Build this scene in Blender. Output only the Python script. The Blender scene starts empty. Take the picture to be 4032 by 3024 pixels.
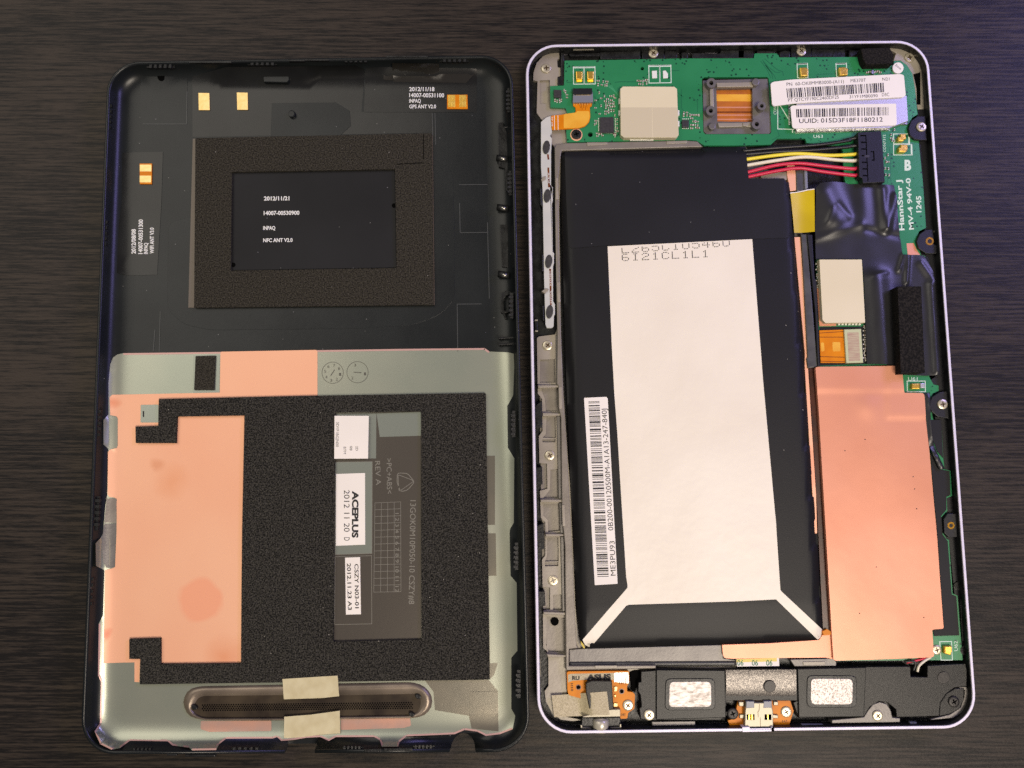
import bpy, bmesh, math, random
from mathutils import Vector, Matrix
from mathutils.geometry import delaunay_2d_cdt
random.seed(7)
SC = bpy.context.scene
COL = SC.collection
MM = 0.001
W, H, F = 4032.0, 3024.0, 3030.0          # size and focal length of the photograph, pixels
HC, TILT = 224.0, 0.107                   # camera height (mm) and tilt

# ------------------------------------------------------------------ camera
cam = bpy.data.cameras.new('camera')
cam.sensor_width = 36.0
cam.lens = F / W * 36.0
cam.clip_start = 0.01
cam.clip_end = 20.0
camo = bpy.data.objects.new('camera', cam)
COL.objects.link(camo)
camo.location = (0, 0, HC * MM)
camo.rotation_euler = (TILT, 0, 0)
SC.camera = camo

# ------------------------------------------------------------------ world, lamps, exposure
wd = bpy.data.worlds.new('World')
SC.world = wd
wd.use_nodes = True
bg = wd.node_tree.nodes['Background']
bg.inputs[0].default_value = (0.85, 0.86, 0.9, 1)
bg.inputs[1].default_value = 0.07


def area(name, loc, target, sx, sy, power, color):
    d = bpy.data.lights.new(name, 'AREA')
    d.shape = 'RECTANGLE'
    d.size, d.size_y, d.energy, d.color = sx, sy, power, color
    o = bpy.data.objects.new(name, d)
    COL.objects.link(o)
    o.location = loc
    o.rotation_euler = (Vector(target) - Vector(loc)).to_track_quat('-Z', 'Y').to_euler()
    return o


area('key_ceiling_lamp', (0.36, -0.46, 1.10), (0, 0, 0), 0.50, 0.40, 13.0, (1.0, 0.88, 0.73))
area('bounce_ceiling_lamp', (-0.75, 0.55, 1.15), (0, 0, 0), 1.1, 1.0, 7.5, (1.0, 0.93, 0.80))
area('monitor_lamp', (0.50, 0.30, 0.38), (0.09, 0.0, 0), 0.26, 0.16, 1.9, (0.42, 0.36, 1.0))
vs = SC.view_settings
vs.view_transform = 'Standard'
vs.look = 'None'
vs.gamma = 1.0
vs.exposure = 0.0
SC.cycles.max_bounces = 6
SC.cycles.use_denoising = False


# ------------------------------------------------------------------ colour and materials
def lin(c):
    return tuple(((v / 255) / 12.92 if v / 255 <= 0.04045 else ((v / 255 + 0.055) / 1.055) ** 2.4) for v in c) + (1,)


MATS = {}


def mat(name, c, rough=0.5, metal=0.0, spec=0.5, n=(0, 0), bump=(0, 0), c2=None, stretch=None, coat=0.0, aniso=None, ramp=(0.35, 0.65), detail=3):
    """c: srgb colour; n=(scale per mm, unused) mixes c with c2; bump=(scale per mm, strength)"""
    m = bpy.data.materials.new(name)
    m.use_nodes = True
    nt = m.node_tree
    b = nt.nodes['Principled BSDF']
    b.inputs['Base Color'].default_value = lin(c)
    b.inputs['Roughness'].default_value = rough
    b.inputs['Metallic'].default_value = metal
    b.inputs['Specular IOR Level'].default_value = spec
    b.inputs['Coat Weight'].default_value = coat
    b.inputs['Coat Roughness'].default_value = 0.15
    tc = nt.nodes.new('ShaderNodeTexCoord')
    mp = nt.nodes.new('ShaderNodeMapping')
    nt.links.new(tc.outputs['Object'], mp.inputs[0])
    s = stretch or (1, 1, 1)
    mp.inputs['Scale'].default_value = s
    if n[0]:
        tx = nt.nodes.new('ShaderNodeTexNoise')
        tx.inputs['Scale'].default_value = n[0] * 1000
        tx.inputs['Detail'].default_value = detail
        nt.links.new(mp.outputs[0], tx.inputs['Vector'])
        rp = nt.nodes.new('ShaderNodeValToRGB')
        rp.color_ramp.elements[0].position = ramp[0]
        rp.color_ramp.elements[1].position = ramp[1]
        rp.color_ramp.elements[0].color = lin(c)
        rp.color_ramp.elements[1].color = lin(c2 or c)
        nt.links.new(tx.outputs[0], rp.inputs[0])
        nt.links.new(rp.outputs[0], b.inputs['Base Color'])
    if bump[0]:
        tb = nt.nodes.new('ShaderNodeTexNoise')
        tb.inputs['Scale'].default_value = bump[0] * 1000
        tb.inputs['Detail'].default_value = 3
        nt.links.new(mp.outputs[0], tb.inputs['Vector'])
        bp = nt.nodes.new('ShaderNodeBump')
        bp.inputs['Strength'].default_value = bump[1]
        bp.inputs['Distance'].default_value = 0.3 * MM
        nt.links.new(tb.outputs[0], bp.inputs['Height'])
        nt.links.new(bp.outputs[0], b.inputs['Normal'])
    MATS[name] = m
    return m


M = MATS
mat('shell_plastic', (20, 23, 25), 0.32, spec=0.32, n=(0.05, 1), c2=(29, 32, 33), bump=(0.6, 0.05))
mat('shell_gloss', (20, 20, 21), 0.24, spec=0.38, n=(0.05, 1), c2=(30, 31, 31), bump=(0.25, 0.05))
mat('black_plastic', (18, 18, 19), 0.35, spec=0.3, bump=(1.5, 0.25), n=(0.4, 1), c2=(38, 39, 40))
mat('dark_hole', (4, 4, 4), 0.8, spec=0.05)
mat('matte_black', (20, 20, 23), 0.55, spec=0.25, n=(0.03, 1), c2=(27, 27, 30), bump=(2.5, 0.08))
mat('battery_black', (22, 22, 24), 0.45, spec=0.24, n=(0.03, 1), c2=(26, 26, 28), bump=(2.4, 0.05))
mat('black_tape', (34, 34, 37), 0.33, n=(0.1, 1), c2=(40, 40, 42), bump=(0.3, 0.02))
mat('foam', (20, 18, 15), 0.95, spec=0.2, n=(2.7, 1), c2=(80, 76, 66), ramp=(0.36, 0.78), bump=(2.2, 1.0), detail=8)
mat('foam_dark', (12, 12, 11), 0.95, spec=0.2, n=(2.7, 1), c2=(88, 85, 78), ramp=(0.40, 0.80), bump=(2.2, 1.0), detail=8)
mat('foam_fine', (16, 15, 15), 0.95, spec=0.2, n=(2.2, 1), c2=(52, 48, 44), ramp=(0.42, 0.80), bump=(2.2, 0.8), detail=8)
mat('foam_film', (88, 78, 68), 0.35)
mat('coating', (156, 162, 148), 0.33, metal=0.62, n=(0.03, 1), c2=(170, 172, 156), bump=(0.15, 0.03), stretch=(1, 1, 1))
mat('slot_coating', (100, 90, 80), 0.38, metal=0.5, n=(0.06, 1), c2=(152, 138, 122), bump=(0.3, 0.1))
mat('grey_film', (134, 130, 118), 0.26, metal=0.7, n=(0.1, 1), c2=(142, 136, 122), bump=(0.4, 0.04))
mat('pale_film', (146, 152, 142), 0.3, metal=0.55)
mat('copper', (237, 174, 138), 0.45, metal=0.2, n=(0.02, 1), c2=(241, 184, 148), bump=(0.06, 0.10))
mat('copper_worn', (214, 144, 112), 0.40, metal=0.25, n=(0.03, 1), c2=(222, 154, 124), bump=(0.06, 0.4))
mat('gold', (232, 182, 70), 0.28, metal=0.75, n=(0.8, 1), c2=(246, 205, 104), bump=(1, 0.1))
mat('gold_pale', (240, 205, 130), 0.4, metal=0.5, n=(1, 1), c2=(250, 218, 150))
mat('kapton', (206, 118, 4), 0.4, spec=0.2, n=(0.25, 1), c2=(218, 132, 8))
mat('kapton_light', (232, 176, 62), 0.35, n=(0.2, 1), c2=(224, 160, 46))
mat('kapton_dark', (120, 58, 18), 0.3, n=(0.3, 1), c2=(90, 40, 14))
mat('amber_side', (74, 30, 12), 0.35, n=(0.3, 1), c2=(52, 22, 12))
mat('white_paper', (232, 226, 218), 0.6, n=(0.05, 1), c2=(238, 232, 224))
mat('pouch_white', (229, 220, 203), 0.42, n=(0.03, 1), c2=(236, 228, 212), bump=(0.10, 1.0))
mat('cream_label', (214, 203, 170), 0.55, n=(0.04, 1), c2=(220, 209, 178))
mat('cream_dark', (198, 187, 158), 0.55)
mat('masking_tape', (190, 178, 140), 0.6, n=(0.3, 1), c2=(202, 192, 156), bump=(0.5, 0.15))
mat('silver_can', (200, 198, 205), 0.3, metal=0.5)
mat('tin', (190, 188, 182), 0.3, metal=0.9, n=(1.2, 1), c2=(120, 118, 112), bump=(1.0, 0.2))
mat('steel', (150, 144, 128), 0.42, metal=0.45, bump=(1, 0.05))
mat('screw_steel', (204, 194, 170), 0.3, metal=0.6, bump=(2, 0.06))
mat('screw_black', (40, 38, 38), 0.4, metal=0.5, bump=(2, 0.1))
mat('recess', (86, 66, 44), 0.5, metal=0.5)
mat('brass', (214, 160, 60), 0.25, metal=0.9)
mat('rim_paint', (222, 216, 232), 0.4, metal=0.05, n=(0.6, 1), c2=(212, 206, 226))
mat('magnesium', (142, 134, 121), 0.42, metal=0.1, n=(0.15, 1), c2=(156, 148, 134), bump=(1.4, 0.12))
mat('magnesium_mid', (120, 113, 104), 0.42, metal=0.2, n=(0.15, 1), c2=(134, 127, 117), bump=(1.4, 0.12))
mat('magnesium_dark', (104, 100, 97), 0.42, metal=0.3, n=(0.2, 1), c2=(116, 112, 108), bump=(1.4, 0.12))
mat('rail_grey', (66, 66, 66), 0.4, metal=0.2, n=(0.3, 1), c2=(82, 82, 80))
mat('strip_white', (186, 188, 184), 0.35, n=(0.2, 1), c2=(196, 196, 190))
mat('silkscreen', (206, 222, 208), 0.6)
mat('ink', (28, 26, 28), 0.6)
mat('ink_white', (226, 226, 224), 0.6)
mat('ink_green', (30, 110, 70), 0.6)
mat('emboss', (134, 131, 122), 0.35, metal=0.3)
mat('emboss_dark', (92, 90, 84), 0.35, metal=0.4)
mat('scratch', (70, 72, 72), 0.4)
mat('yellow_tape', (206, 180, 8), 0.35, n=(0.08, 1), c2=(190, 164, 6))
mat('wire_black', (26, 25, 26), 0.4)
mat('wire_yellow', (236, 216, 60), 0.4)
mat('wire_white', (226, 218, 196), 0.4)
mat('wire_red', (206, 40, 72), 0.4)
mat('chip', (44, 42, 44), 0.45, n=(1.5, 1), c2=(56, 54, 54), bump=(2, 0.1))
mat('connector_grey', (118, 120, 130), 0.4)
mat('connector_black', (25, 25, 29), 0.45, spec=0.35, bump=(2, 0.08))
mat('enclosure', (18, 18, 19), 0.36, spec=0.3, metal=0.15, n=(3.2, 1), c2=(42, 41, 40), ramp=(0.4, 0.8), bump=(7, 0.12))
mat('speaker_frame', (15, 16, 17), 0.35, spec=0.25, bump=(5, 0.1), n=(2.4, 1), c2=(34, 34, 34), ramp=(0.58, 0.82))
mat('centre_plate', (72, 69, 68), 0.34, metal=0.8, n=(3.2, 1), c2=(128, 123, 118), ramp=(0.4, 0.75), bump=(7, 0.12))
mat('speaker_cone', (208, 202, 198), 0.45, metal=0.3, n=(1.3, 1), c2=(136, 128, 120), ramp=(0.40, 0.70), bump=(1.2, 0.15), stretch=(0.5, 1.4, 1))
mat('speaker_speckle', (210, 202, 196), 0.45, metal=0.3, n=(2.2, 1), c2=(120, 112, 106), ramp=(0.46, 0.68), bump=(2, 0.15))
mat('fabric_tape', (196, 184, 154), 0.5, metal=0.05, n=(2.6, 1), c2=(166, 154, 124), bump=(3, 0.5), stretch=(1, 1.6, 1))
mat('slot_brown', (34, 25, 19), 0.6, spec=0.2, n=(0.12, 1), c2=(66, 56, 42))
mat('jack_metal', (196, 190, 174), 0.32, metal=0.35)
mat('pale_mesh', (186, 190, 150), 0.5)
mat('pinkish', (168, 140, 120), 0.6, n=(1.2, 1), c2=(184, 170, 140), stretch=(0.3, 2, 1))
mat('glass_black', (8, 8, 9), 0.08)


def dust(name, scale, size, share, col_):
    """sparse pale specks of dust lying on a surface"""
    nt = MATS[name].node_tree
    b = nt.nodes['Principled BSDF']
    src = b.inputs['Base Color'].links[0].from_socket
    tc = nt.nodes.new('ShaderNodeTexCoord')
    v = nt.nodes.new('ShaderNodeTexVoronoi')
    v.inputs['Scale'].default_value = scale * 1000
    nt.links.new(tc.outputs['Object'], v.inputs['Vector'])
    lt = nt.nodes.new('ShaderNodeMath'); lt.operation = 'LESS_THAN'; lt.inputs[1].default_value = size
    nt.links.new(v.outputs['Distance'], lt.inputs[0])
    sp = nt.nodes.new('ShaderNodeSeparateColor')
    nt.links.new(v.outputs['Color'], sp.inputs[0])
    l2 = nt.nodes.new('ShaderNodeMath'); l2.operation = 'LESS_THAN'; l2.inputs[1].default_value = share
    nt.links.new(sp.outputs[0], l2.inputs[0])
    mu = nt.nodes.new('ShaderNodeMath'); mu.operation = 'MULTIPLY'
    nt.links.new(lt.outputs[0], mu.inputs[0]); nt.links.new(l2.outputs[0], mu.inputs[1])
    mx = nt.nodes.new('ShaderNodeMix'); mx.data_type = 'RGBA'
    nt.links.new(mu.outputs[0], mx.inputs['Factor'])
    nt.links.new(src, mx.inputs['A'])
    mx.inputs['B'].default_value = lin(col_)
    nt.links.new(mx.outputs['Result'], b.inputs['Base Color'])


for nm_ in ('shell_plastic', 'shell_gloss', 'matte_black'):
    dust(nm_, 0.42, 0.06, 0.22, (104, 104, 102))
for nm_ in ('foam', 'foam_dark', 'battery_black'):
    dust(nm_, 0.5, 0.07, 0.12, (150, 146, 136))


def pcb_material():
    m = mat('solder_mask', (36, 120, 74), 0.32, n=(0.06, 1), c2=(46, 132, 84), coat=0.1)
    nt = m.node_tree
    b = nt.nodes['Principled BSDF']
    src = b.inputs['Base Color'].links[0].from_socket
    tc = nt.nodes.new('ShaderNodeTexCoord')
    v = nt.nodes.new('ShaderNodeTexVoronoi')          # vias: tiny dark dots in drifts
    v.inputs['Scale'].default_value = 780
    nt.links.new(tc.outputs['Object'], v.inputs['Vector'])
    lt = nt.nodes.new('ShaderNodeMath'); lt.operation = 'LESS_THAN'; lt.inputs[1].default_value = 0.25
    nt.links.new(v.outputs['Distance'], lt.inputs[0])
    nz = nt.nodes.new('ShaderNodeTexNoise'); nz.inputs['Scale'].default_value = 130
    nt.links.new(tc.outputs['Object'], nz.inputs['Vector'])
    gt = nt.nodes.new('ShaderNodeMath'); gt.operation = 'GREATER_THAN'; gt.inputs[1].default_value = 0.52
    nt.links.new(nz.outputs[0], gt.inputs[0])
    mu = nt.nodes.new('ShaderNodeMath'); mu.operation = 'MULTIPLY'
    nt.links.new(lt.outputs[0], mu.inputs[0]); nt.links.new(gt.outputs[0], mu.inputs[1])
    mx = nt.nodes.new('ShaderNodeMix'); mx.data_type = 'RGBA'
    nt.links.new(mu.outputs[0], mx.inputs['Factor'])
    nt.links.new(src, mx.inputs['A'])
    mx.inputs['B'].default_value = lin((16, 66, 46))
    nt.links.new(mx.outputs['Result'], b.inputs['Base Color'])
    return m


pcb_material()


def table_material():
    m = bpy.data.materials.new('dark_wood_laminate')
    m.use_nodes = True
    nt = m.node_tree
    b = nt.nodes['Principled BSDF']
    tc = nt.nodes.new('ShaderNodeTexCoord')

    def noise(scale, sx, sy, det=4, dist=0.0):
        mp = nt.nodes.new('ShaderNodeMapping')
        mp.inputs['Scale'].default_value = (sx, sy, 1)
        nt.links.new(tc.outputs['Object'], mp.inputs[0])
        t = nt.nodes.new('ShaderNodeTexNoise')
        t.inputs['Scale'].default_value = scale
        t.inputs['Detail'].default_value = det
        t.inputs['Distortion'].default_value = dist
        nt.links.new(mp.outputs[0], t.inputs['Vector'])
        return t.outputs[0]
    g1 = noise(1, 60, 1450, 4, 0.15)      # long streaks of grain along x
    g2 = noise(1, 300, 3000, 3, 0.1)
    g3 = noise(1, 5, 30, 2, 0.3)
    add = nt.nodes.new('ShaderNodeMath'); add.operation = 'MULTIPLY_ADD'
    nt.links.new(g2, add.inputs[0]); add.inputs[1].default_value = 0.45; nt.links.new(g1, add.inputs[2])
    add2 = nt.nodes.new('ShaderNodeMath'); add2.operation = 'MULTIPLY_ADD'
    nt.links.new(g3, add2.inputs[0]); add2.inputs[1].default_value = 0.5; nt.links.new(add.outputs[0], add2.inputs[2])
    rp = nt.nodes.new('ShaderNodeValToRGB')
    e = rp.color_ramp.elements
    e[0].position = 0.80; e[0].color = lin((23, 21, 21))
    e[1].position = 1.18; e[1].color = lin((56, 49, 43))
    # the ramp clips at 1, so halve first
    hv = nt.nodes.new('ShaderNodeMath'); hv.operation = 'MULTIPLY'; hv.inputs[1].default_value = 0.8
    nt.links.new(add2.outputs[0], hv.inputs[0])
    e[0].position = 0.68; e[1].position = 0.88
    nt.links.new(hv.outputs[0], rp.inputs[0])
    nt.links.new(rp.outputs[0], b.inputs['Base Color'])
    b.inputs['Roughness'].default_value = 0.45
    b.inputs['Specular IOR Level'].default_value = 0.18
    bmp = nt.nodes.new('ShaderNodeBump')
    bmp.inputs['Strength'].default_value = 0.55
    bmp.inputs['Distance'].default_value = 0.12 * MM
    f = noise(1, 900, 2200, 3, 0.3)
    nt.links.new(f, bmp.inputs['Height'])
    nt.links.new(bmp.outputs[0], b.inputs['Normal'])
    MATS['table'] = m


table_material()

# ------------------------------------------------------------------ pixels to points
CT, ST = math.cos(TILT), math.sin(TILT)


def up(p, z):
    """point of the plane at height z (mm) that shows at photograph pixel p"""
    dx, dy, dz = (p[0] - W / 2) / F, -(p[1] - H / 2) / F, -1.0
    y, zz = dy * CT - dz * ST, dy * ST + dz * CT
    t = (z - HC) / zz
    return (dx * t, y * t, z)


def upf(p, zf, off=0.0):
    z = 3.0
    for _ in range(7):
        q = up(p, z)
        z = zf(q[0], q[1]) + off
    return up(p, z)


FR = dict(a=(300, 200, 2.37), b=(1200, 200, 2.37), c=(300, 800, 2.37), d=(1200, 800, 2.37), e=(300, 1400, 2.37), f=(1200, 1400, 2.37),
          g=(300, 2100, 1.7956), h=(1200, 2100, 1.7956), i=(2050, 130, 2.37), j=(2900, 130, 2.37), k=(2050, 700, 2.37), l=(2950, 800, 2.37),
          m=(2050, 1300, 2.37), n=(3000, 1400, 2.37), o=(2050, 1900, 2.37), p=(2050, 2400, 2.4578), q=(2900, 2000, 2.212),
          r=(2900, 2450, 2.212), s=(2500, 2550, 2.765), t=(3400, 1000, 4.148), u=(3500, 1900, 5.53), v=(2850, 520, 4.366), w=(2050, 1150, 2.212))


def T(spec):
    """'i 10,20 30,40 j 5,6' -> list of full-size pixels; a letter switches the survey sheet"""
    out, fr = [], None
    for tok in spec.split():
        if ',' in tok:
            x, y = tok.split(',')
            x, y = float(x), float(y)
            out.append((fr[0] + x / fr[2], fr[1] + y / fr[2]) if fr else (x, y))
        else:
            fr = FR[tok]
    return out


def box(spec):
    """'i x0,y0 x1,y1' -> rectangle"""
    (x0, y0), (x1, y1) = T(spec)
    return [(x0, y0), (x1, y0), (x1, y1), (x0, y1)]


def rnd(pts, r, seg=3):
    """round the corners of a polygon by r pixels"""
    out, n = [], len(pts)
    for i in range(n):
        a, b, c = Vector(pts[i - 1]), Vector(pts[i]), Vector(pts[(i + 1) % n])
        la, lc = (a - b).length, (c - b).length
        if la < 1e-6 or lc < 1e-6:
            continue
        rr = min(r, la * 0.45, lc * 0.45)
        p0, p1 = b + (a - b) / la * rr, b + (c - b) / lc * rr
        for s in range(seg + 1):
            t = s / seg
            out.append(tuple(p0 * (1 - t) ** 2 + b * 2 * t * (1 - t) + p1 * t * t))
    return out


def circ(c, rx, ry=None, n=24, ang=0.0):
    ry = ry or rx
    ca, sa = math.cos(ang), math.sin(ang)
    return [(c[0] + rx * math.cos(t) * ca - ry * math.sin(t) * sa, c[1] + rx * math.cos(t) * sa + ry * math.sin(t) * ca)
            for t in (2 * math.pi * k / n for k in range(n))]


def inside(p, poly):
    x, y = p
    c = False
    j = len(poly) - 1
    for i in range(len(poly)):
        xi, yi, xj, yj = poly[i][0], poly[i][1], poly[j][0], poly[j][1]
        if (yi > y) != (yj > y) and x < (xj - xi) * (y - yi) / (yj - yi) + xi:
            c = not c
        j = i
    return c


def sarea(p):
    return 0.5 * sum(p[i - 1][0] * p[i][1] - p[i][0] * p[i - 1][1] for i in range(len(p)))


# ------------------------------------------------------------------ objects
WORLD = {}


def link(name, me, parent, origin, label=None, kind=None):
    o = bpy.data.objects.new(name, me)
    COL.objects.link(o)
    o.location = origin
    if parent is not None:
        o.parent = parent
        o.location = Vector(origin) - WORLD[parent.name]
    WORLD[o.name] = Vector(origin)
    if label:
        o['label'] = label
    if kind:
        o['kind'] = kind
    return o


def build(name, verts, faces, m, parent, smooth=False, label=None, kind=None, bevel=0.0, bevel_top=None, mats=None, fmat=None, seg=2):
    """verts in mm, world frame"""
    xs, ys, zs = zip(*verts)
    c = Vector(((min(xs) + max(xs)) / 2, (min(ys) + max(ys)) / 2, min(zs)))
    me = bpy.data.meshes.new(name)
    bm = bmesh.new()
    vv = [bm.verts.new((Vector(v) - c) * MM) for v in verts]
    for k, fc in enumerate(faces):
        try:
            nf = bm.faces.new([vv[i] for i in fc])
            if fmat:
                nf.material_index = fmat[k]
        except ValueError:
            pass
    bm.normal_update()
    if bevel:
        zt = (max(zs) - c.z) * MM
        es = [e for e in bm.edges if len(e.link_faces) == 2 and all(abs(v.co.z - zt) < 1e-7 for v in e.verts)
              and min(f.normal.z for f in e.link_faces) < 0.5]
        bmesh.ops.bevel(bm, geom=es, offset=bevel * MM, segments=seg, affect='EDGES', profile=0.6, clamp_overlap=True)
    bm.to_mesh(me)
    bm.free()
    for mm in (mats or [m]):
        me.materials.append(M[mm])
    if smooth:
        for f in me.polygons:
            f.use_smooth = True
    return link(name, me, parent, c * MM, label, kind)


def slab(name, px, zt, zb, m, parent, holes=(), bevel=0.0, label=None, kind=None, r=0, tops=None):
    """a solid plate: outline px is what shows at height zt, walls go straight down to zb"""
    if r:
        px = rnd(px, r)
    P = [up(p, zt)[:2] for p in px]
    if sarea(P) < 0:
        P.reverse()
    n = len(P)
    if not holes:
        V = [(x, y, zb) for x, y in P] + [(x, y, zt) for x, y in P]
        Fc = [tuple(range(n - 1, -1, -1)), tuple(range(n, 2 * n))] + [(i, (i + 1) % n, n + (i + 1) % n, n + i) for i in range(n)]
        return build(name, V, Fc, m, parent, bevel=bevel, label=label, kind=kind)
    Hs = []
    for h in holes:
        q = [up(p, zt)[:2] for p in h]
        if sarea(q) < 0:
            q.reverse()
        Hs.append(q)
    loops = [P] + Hs
    pts, edges = [], []
    for lp in loops:
        s = len(pts)
        pts += [Vector(p) for p in lp]
        edges += [(s + i, s + (i + 1) % len(lp)) for i in range(len(lp))]
    ov, oe, of, *_ = delaunay_2d_cdt(pts, edges, [], 0, 1e-5)
    tris = []
    for t in of:
        cx = sum(ov[i][0] for i in t) / len(t)
        cy = sum(ov[i][1] for i in t) / len(t)
        if inside((cx, cy), P) and not any(inside((cx, cy), q) for q in Hs):
            tris.append(tuple(t))
    N = len(ov)
    V = [(v[0], v[1], zt) for v in ov] + [(v[0], v[1], zb) for v in ov]
    Fc = list(tris) + [tuple(N + i for i in reversed(t)) for t in tris]
    for k, lp in enumerate(loops):
        s = len(V)
        m_ = len(lp)
        V += [(x, y, zb) for x, y in lp] + [(x, y, zt) for x, y in lp]
        for i in range(m_):
            j = (i + 1) % m_
            q = (s + i, s + j, s + m_ + j, s + m_ + i)
            Fc.append(q if k == 0 else q[::-1])
    return build(name, V, Fc, m, parent, label=label, kind=kind)


def conform(name, px, zf, off, m, parent, holes=(), cell=25.0, thick=0.15, label=None, smooth=True, r=0, bump=None):
    """a sheet laid on the surface zf, its outline traced in the photograph, its edge turned down by thick"""
    if r:
        px = rnd(px, r)
    loops = [px] + list(holes)
    pts, edges = [], []
    for lp in loops:
        dense = []
        for i in range(len(lp)):
            a, b = Vector(lp[i]), Vector(lp[(i + 1) % len(lp)])
            k = max(1, int((b - a).length / cell))
            dense += [a.lerp(b, t / k) for t in range(k)]
        s = len(pts)
        pts += dense
        edges += [(s + i, s + (i + 1) % len(dense)) for i in range(len(dense))]
    nb = len(pts)
    x0, x1 = min(p[0] for p in px), max(p[0] for p in px)
    y0, y1 = min(p[1] for p in px), max(p[1] for p in px)
    key = {}
    for p in pts:
        key.setdefault((int(p[0] // cell), int(p[1] // cell)), []).append(p)

    def near(x, y):
        i, j = int(x // cell), int(y // cell)
        return any((q[0] - x) ** 2 + (q[1] - y) ** 2 < (0.6 * cell) ** 2 for a in (-1, 0, 1) for b in (-1, 0, 1) for q in key.get((i + a, j + b), ()))
    y = y0 + cell * 0.5
    while y < y1:
        x = x0 + cell * 0.5
        while x < x1:
            if not near(x, y) and inside((x, y), px) and not any(inside((x, y), h) for h in holes):
                pts.append(Vector((x, y)))
            x += cell
        y += cell
    ov, oe, of, *_ = delaunay_2d_cdt(pts, edges, [], 0, 1e-4)
    tris = []
    for t in of:
        c = (sum(ov[i][0] for i in t) / len(t), sum(ov[i][1] for i in t) / len(t))
        if inside(c, px) and not any(inside(c, h) for h in holes):
            t = tuple(t)
            A = 0.5 * ((ov[t[1]][0] - ov[t[0]][0]) * (ov[t[2]][1] - ov[t[0]][1]) - (ov[t[2]][0] - ov[t[0]][0]) * (ov[t[1]][1] - ov[t[0]][1]))
            if abs(A) > 1.2:
                tris.append(t if A < 0 else t[::-1])
    V = []
    for v in ov:
        q = upf(v, zf, off)
        if bump:
            q = (q[0], q[1], q[2] + bump(v[0], v[1]))
        V.append(q)
    cnt = {}
    for t in tris:
        for i in range(3):
            cnt[(t[i], t[(i + 1) % 3])] = 1
    Fc = list(tris)
    low = {}
    for (a, b) in cnt:
        if (b, a) not in cnt:
            for q in (a, b):
                if q not in low:
                    low[q] = len(V)
                    V.append(V[q])
                    V.append((V[q][0], V[q][1], V[q][2] - thick))
            Fc.append((low[b], low[a], low[a] + 1, low[b] + 1))
    return build(name, V, Fc, m, parent, smooth=smooth, label=label)


def tube(name, pts, r, m, parent, n=8, smooth=True, label=None, sub=6):
    """pts in mm"""
    P = [Vector(p) for p in pts]
    C = []
    for i in range(len(P) - 1):
        p0, p1, p2, p3 = P[max(i - 1, 0)], P[i], P[i + 1], P[min(i + 2, len(P) - 1)]
        for s in range(sub):
            t = s / sub
            C.append(0.5 * ((2 * p1) + (-p0 + p2) * t + (2 * p0 - 5 * p1 + 4 * p2 - p3) * t * t + (-p0 + 3 * p1 - 3 * p2 + p3) * t ** 3))
    C.append(P[-1])
    V, Fc = [], []
    for i, c in enumerate(C):
        d = (C[min(i + 1, len(C) - 1)] - C[max(i - 1, 0)]).normalized()
        a = d.cross(Vector((0, 0, 1)))
        a = a.normalized() if a.length > 1e-4 else Vector((1, 0, 0))
        b = a.cross(d)
        for k in range(n):
            t = 2 * math.pi * k / n
            V.append(tuple(c + a * r * math.cos(t) + b * r * math.sin(t)))
    for i in range(len(C) - 1):
        for k in range(n):
            k2 = (k + 1) % n
            Fc.append((i * n + k, i * n + k2, (i + 1) * n + k2, (i + 1) * n + k))
    Fc.append(tuple(range(n))[::-1])
    Fc.append(tuple((len(C) - 1) * n + k for k in range(n)))
    return build(name, V, Fc, m, parent, smooth=smooth, label=label)


TEXTS = []


def text(s, p0, p1, h, z, m, parent, zf=None, name='printed_text', bold=0.0, th=0.02, label=None):
    """flat lettering: baseline from pixel p0 to pixel p1, capitals h pixels tall, lying at height z"""
    cu = bpy.data.curves.new('t', 'FONT')
    cu.body = s
    cu.resolution_u = 3
    cu.offset = bold
    TEXTS.append((cu, s, p0, p1, h, z, m, parent, zf, name, th, label))


def flush_texts():
    tmp = []
    for tp in TEXTS:
        o = bpy.data.objects.new('t', tp[0])
        COL.objects.link(o)
        tmp.append(o)
    bpy.context.view_layer.update()
    dg = bpy.context.evaluated_depsgraph_get()
    for o, (cu, s, p0, p1, h, z, m, parent, zf, name, th, label) in zip(tmp, TEXTS):
        me = bpy.data.meshes.new_from_object(o.evaluated_get(dg))
        vs_ = [v.co.copy() for v in me.vertices]
        fs = [tuple(p.vertices) for p in me.polygons]
        if vs_:
            x0, x1 = min(v.x for v in vs_), max(v.x for v in vs_)
            d = Vector(p1) - Vector(p0)
            L = d.length
            d.normalize()
            u = Vector((d.y, -d.x))
            out = []
            for v in vs_:
                q = Vector(p0) + d * ((v.x - x0) / (x1 - x0) * L) + u * (v.y / 0.69 * h)
                w = upf(q, zf, z) if zf else up(q, z)
                out.append(w)
            c = build(name, out, fs, m, parent, label=label)
        bpy.data.meshes.remove(me)
    for o in tmp:
        bpy.data.objects.remove(o)
    for tp in TEXTS:
        bpy.data.curves.remove(tp[0])


def quads(name, rects, z, m, parent, zf=None, th=0.0, label=None, kind=None):
    """flat print made of several pixel quads"""
    V, Fc = [], []
    for q in rects:
        s = len(V)
        pts = [(upf(p, zf, z) if zf else up(p, z)) for p in q]
        if sarea([p[:2] for p in pts]) < 0:
            pts.reverse()
        V += pts
        Fc.append(tuple(range(s, s + len(q))))
    return build(name, V, Fc, m, parent, label=label, kind=kind)


def lerp2(a, b, t):
    return (a[0] + (b[0] - a[0]) * t, a[1] + (b[1] - a[1]) * t)


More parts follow.
